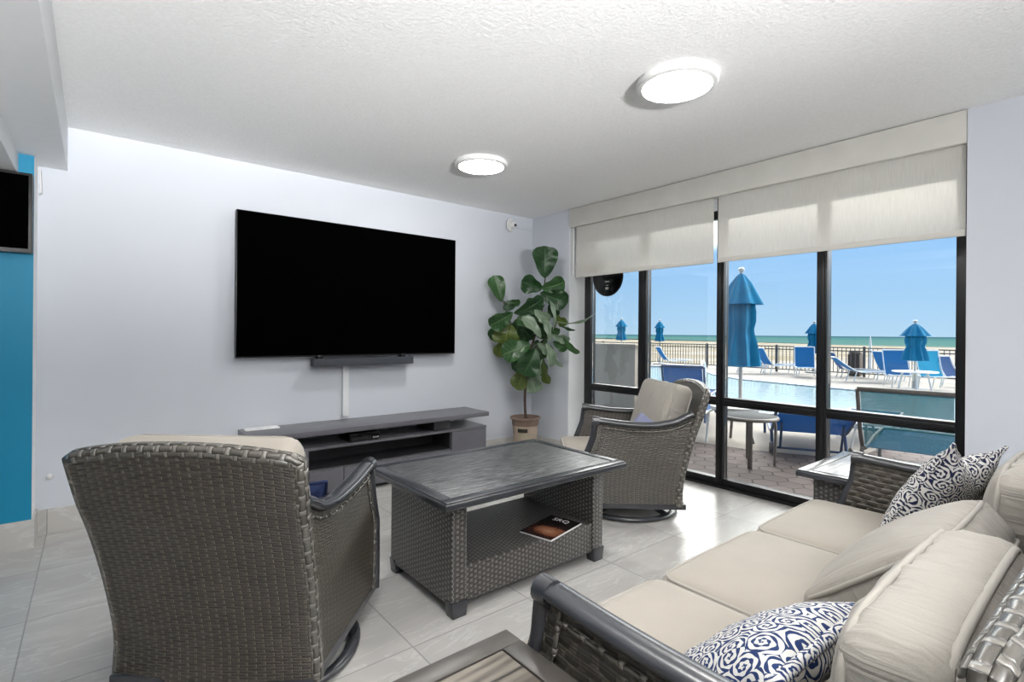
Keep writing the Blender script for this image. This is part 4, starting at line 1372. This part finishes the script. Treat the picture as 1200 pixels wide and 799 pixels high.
# round patio table and small things on the deck
rt = tag(empty('patio_table', (4.76, 2.30, 0)), 'round grey patio table with bronze legs just outside the window', 'table')
b = MB(); b.lathe([(0.0, 0.433), (0.225, 0.433), (0.238, 0.44), (0.238, 0.452), (0.23, 0.457), (0.0, 0.457)], 40); b.build('top', M['table_glass'], rt)
b = MB(); b.tube([(0.237 * math.cos(2 * PI * i / 40), 0.237 * math.sin(2 * PI * i / 40), 0.437) for i in range(40)], 0.017, 8, closed=True); b.build('rim', M['bronze'], rt)
for k in range(4):
    a = R(208 + 90 * k)
    b = MB(); b.tube(smooth_path([(0.16 * math.cos(a), 0.16 * math.sin(a), 0.435), (0.21 * math.cos(a), 0.21 * math.sin(a), 0.41), (0.222 * math.cos(a), 0.222 * math.sin(a), 0.33), (0.215 * math.cos(a), 0.215 * math.sin(a), 0.0)], 5), 0.016, 8, flat=(0.8, 1.3)); b.build('leg', M['bronze'], rt)
t2 = tag(empty('low_table', (5.62, 2.88, 0)), 'lower grey round side table standing behind the round patio table', 'table')
b = MB(); b.lathe([(0.0, 0.36), (0.25, 0.36), (0.26, 0.37), (0.26, 0.40), (0.0, 0.405)], 32); b.build('top', M['grey_pole'], t2)
for k in range(3):
    a = R(40 + 120 * k)
    b = MB(); b.tube([(0.1 * math.cos(a), 0.1 * math.sin(a), 0.36), (0.2 * math.cos(a), 0.2 * math.sin(a), 0.0)], 0.016, 8); b.build('leg', M['bronze'], t2)
wt = tag(empty('white_table', (14.09, 3.12, 0)), 'white round table under the folded umbrella on the far pool deck', 'table')
b = MB(); b.lathe([(0.05, 0.41), (0.40, 0.41), (0.42, 0.425), (0.40, 0.44), (0.05, 0.44)], 32); b.build('top', M['white_frame'], wt)
for k in range(4):
    a = R(20 + 90 * k)
    b = MB(); b.tube([(0.22 * math.cos(a), 0.22 * math.sin(a), 0.41), (0.3 * math.cos(a), 0.3 * math.sin(a), 0.0)], 0.02, 8); b.build('leg', M['white_frame'], wt)
sm = tag(empty('stool_table', (6.36, 1.83, 0)), 'small white side table behind the tall backed lounger outside', 'table')
b = MB(); b.lathe([(0.0, 0.27), (0.16, 0.27), (0.17, 0.28), (0.16, 0.295), (0.0, 0.295)], 28); b.build('top', M['white_frame'], sm)
for k in range(3):
    a = R(10 + 120 * k)
    b = MB(); b.tube([(0.08 * math.cos(a), 0.08 * math.sin(a), 0.27), (0.14 * math.cos(a), 0.14 * math.sin(a), 0.0)], 0.013, 8); b.build('leg', M['white_frame'], sm)
bn = tag(empty('waste_bin', (18.0, 5.45, 0)), 'brown upright bin standing beyond the fence', 'bin')
b = MB(); b.span((-0.16, -0.16, 0), (0.16, 0.16, 0.66), 0.02); b.build('body', M['bin_brown'], bn)
b = MB(); b.lathe([(0.15, 0.66), (0.19, 0.68), (0.14, 0.76), (0.0, 0.78)], 20); b.build('lid', M['bin_brown'], bn)
wp = MB(); wp.lathe([(0.05, -0.4), (0.05, 0.5), (0.035, 1.0), (0.0, 1.32)], 10)
tag(wp.build('white_post', M['white_frame'], loc=(24.0, 6.75, 0)), 'thin white post standing on the beach behind the fence', 'post')
hr = MB()
for dy in (0, 0.45):
    hr.tube(smooth_path([(13.5, 7.35 + dy, 0), (13.5, 7.35 + dy, 0.35), (13.3, 7.3 + dy, 0.46), (13.05, 7.2 + dy, 0.38), (12.9, 7.1 + dy, -0.05)], 5), 0.025, 8)
tag(hr.build('pool_handrail', M['white_frame']), 'curved pale metal handrail at the pool steps', 'handrail')

# ------------------------------------------------------------------ light
SKY_FILL = 5.2
w = bpy.data.worlds.new('sky')
sc.world = w
w.use_nodes = True
nt = w.node_tree
bg = nt.nodes['Background']
tc = nt.nodes.new('ShaderNodeTexCoord')
sx = nt.nodes.new('ShaderNodeSeparateXYZ')
cr = nt.nodes.new('ShaderNodeValToRGB')
nt.links.new(tc.outputs['Generated'], sx.inputs[0])
nt.links.new(sx.outputs[2], cr.inputs[0])
stops = [(0.0, (0.53, 0.76, 0.98)), (0.03, (0.48, 0.73, 1.0)), (0.16, (0.33, 0.62, 1.03)), (0.45, (0.24, 0.50, 0.86)), (1.0, (0.14, 0.36, 0.78))]
while len(cr.color_ramp.elements) < len(stops): cr.color_ramp.elements.new(0.5)
for e, (p, c) in zip(cr.color_ramp.elements, stops):
    e.position = p; e.color = tuple(x * 0.6 for x in c) + (1,)
# bright band added to the sky above its visible part, lighting the room
def wmath(op, a, b_=None, c=None):
    nd = nt.nodes.new('ShaderNodeMath'); nd.operation = op
    for i, v in enumerate((a, b_, c)):
        if v is None: continue
        if isinstance(v, bpy.types.NodeSocket): nt.links.new(v, nd.inputs[i])
        else: nd.inputs[i].default_value = v
    return nd.outputs[0]
def wstep(v, lo, hi):
    nd = nt.nodes.new('ShaderNodeMapRange'); nd.interpolation_type = 'SMOOTHSTEP'
    nt.links.new(v, nd.inputs[0]); nd.inputs[1].default_value = lo; nd.inputs[2].default_value = hi
    return nd.outputs[0]
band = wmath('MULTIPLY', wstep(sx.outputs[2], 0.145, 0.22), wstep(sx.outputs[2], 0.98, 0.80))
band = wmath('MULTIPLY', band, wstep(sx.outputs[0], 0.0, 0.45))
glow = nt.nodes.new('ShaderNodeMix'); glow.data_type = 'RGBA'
nt.links.new(band, glow.inputs[0]); nt.links.new(cr.outputs[0], glow.inputs[6]); glow.inputs[7].default_value = (SKY_FILL, SKY_FILL * 0.985, SKY_FILL * 0.96, 1)
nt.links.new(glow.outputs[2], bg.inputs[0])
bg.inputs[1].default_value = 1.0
sun = bpy.data.lights.new('sun', 'SUN')
sun.energy = 0.5
sun.angle = R(0.6)
sun.color = (1.0, 0.96, 0.9)
so = bpy.data.objects.new('sun', sun)
COL.objects.link(so)
el, az = R(66), R(-60)
sd = V((math.cos(el) * math.cos(az), math.cos(el) * math.sin(az), math.sin(el)))
so.rotation_euler = sd.to_track_quat('Z', 'Y').to_euler()

# added unseen spots behind the viewpoint, aimed up to brighten ceiling and walls
for x, y, d, e in ((-0.05, -3.3, (0.03, 0.85, 0.58), 2450), (0.3, -3.1, (0.32, 0.80, 0.62), 680)):
    L = bpy.data.lights.new('ceiling_fill', 'SPOT')
    L.energy = e
    L.spot_size = R(77)
    L.spot_blend = 1.0
    L.shadow_soft_size = 0.15
    lo = bpy.data.objects.new('ceiling_fill', L)
    COL.objects.link(lo)
    lo.location = (x, y, 1.3)
    lo.rotation_euler = (-V(d)).to_track_quat('Z', 'Y').to_euler()

sc.view_settings.view_transform = 'Standard'
sc.view_settings.look = 'None'
sc.view_settings.gamma = 1.0
sc.view_settings.use_curve_mapping = False
sc.view_settings.exposure = 0.75
sc.cycles.max_bounces = 10
sc.cycles.diffuse_bounces = 5
sc.cycles.transparent_max_bounces = 24
sc.cycles.use_denoising = True
sc.cycles.sample_clamp_indirect = 6.0
sc.cycles.caustics_reflective = False
sc.cycles.caustics_refractive = False
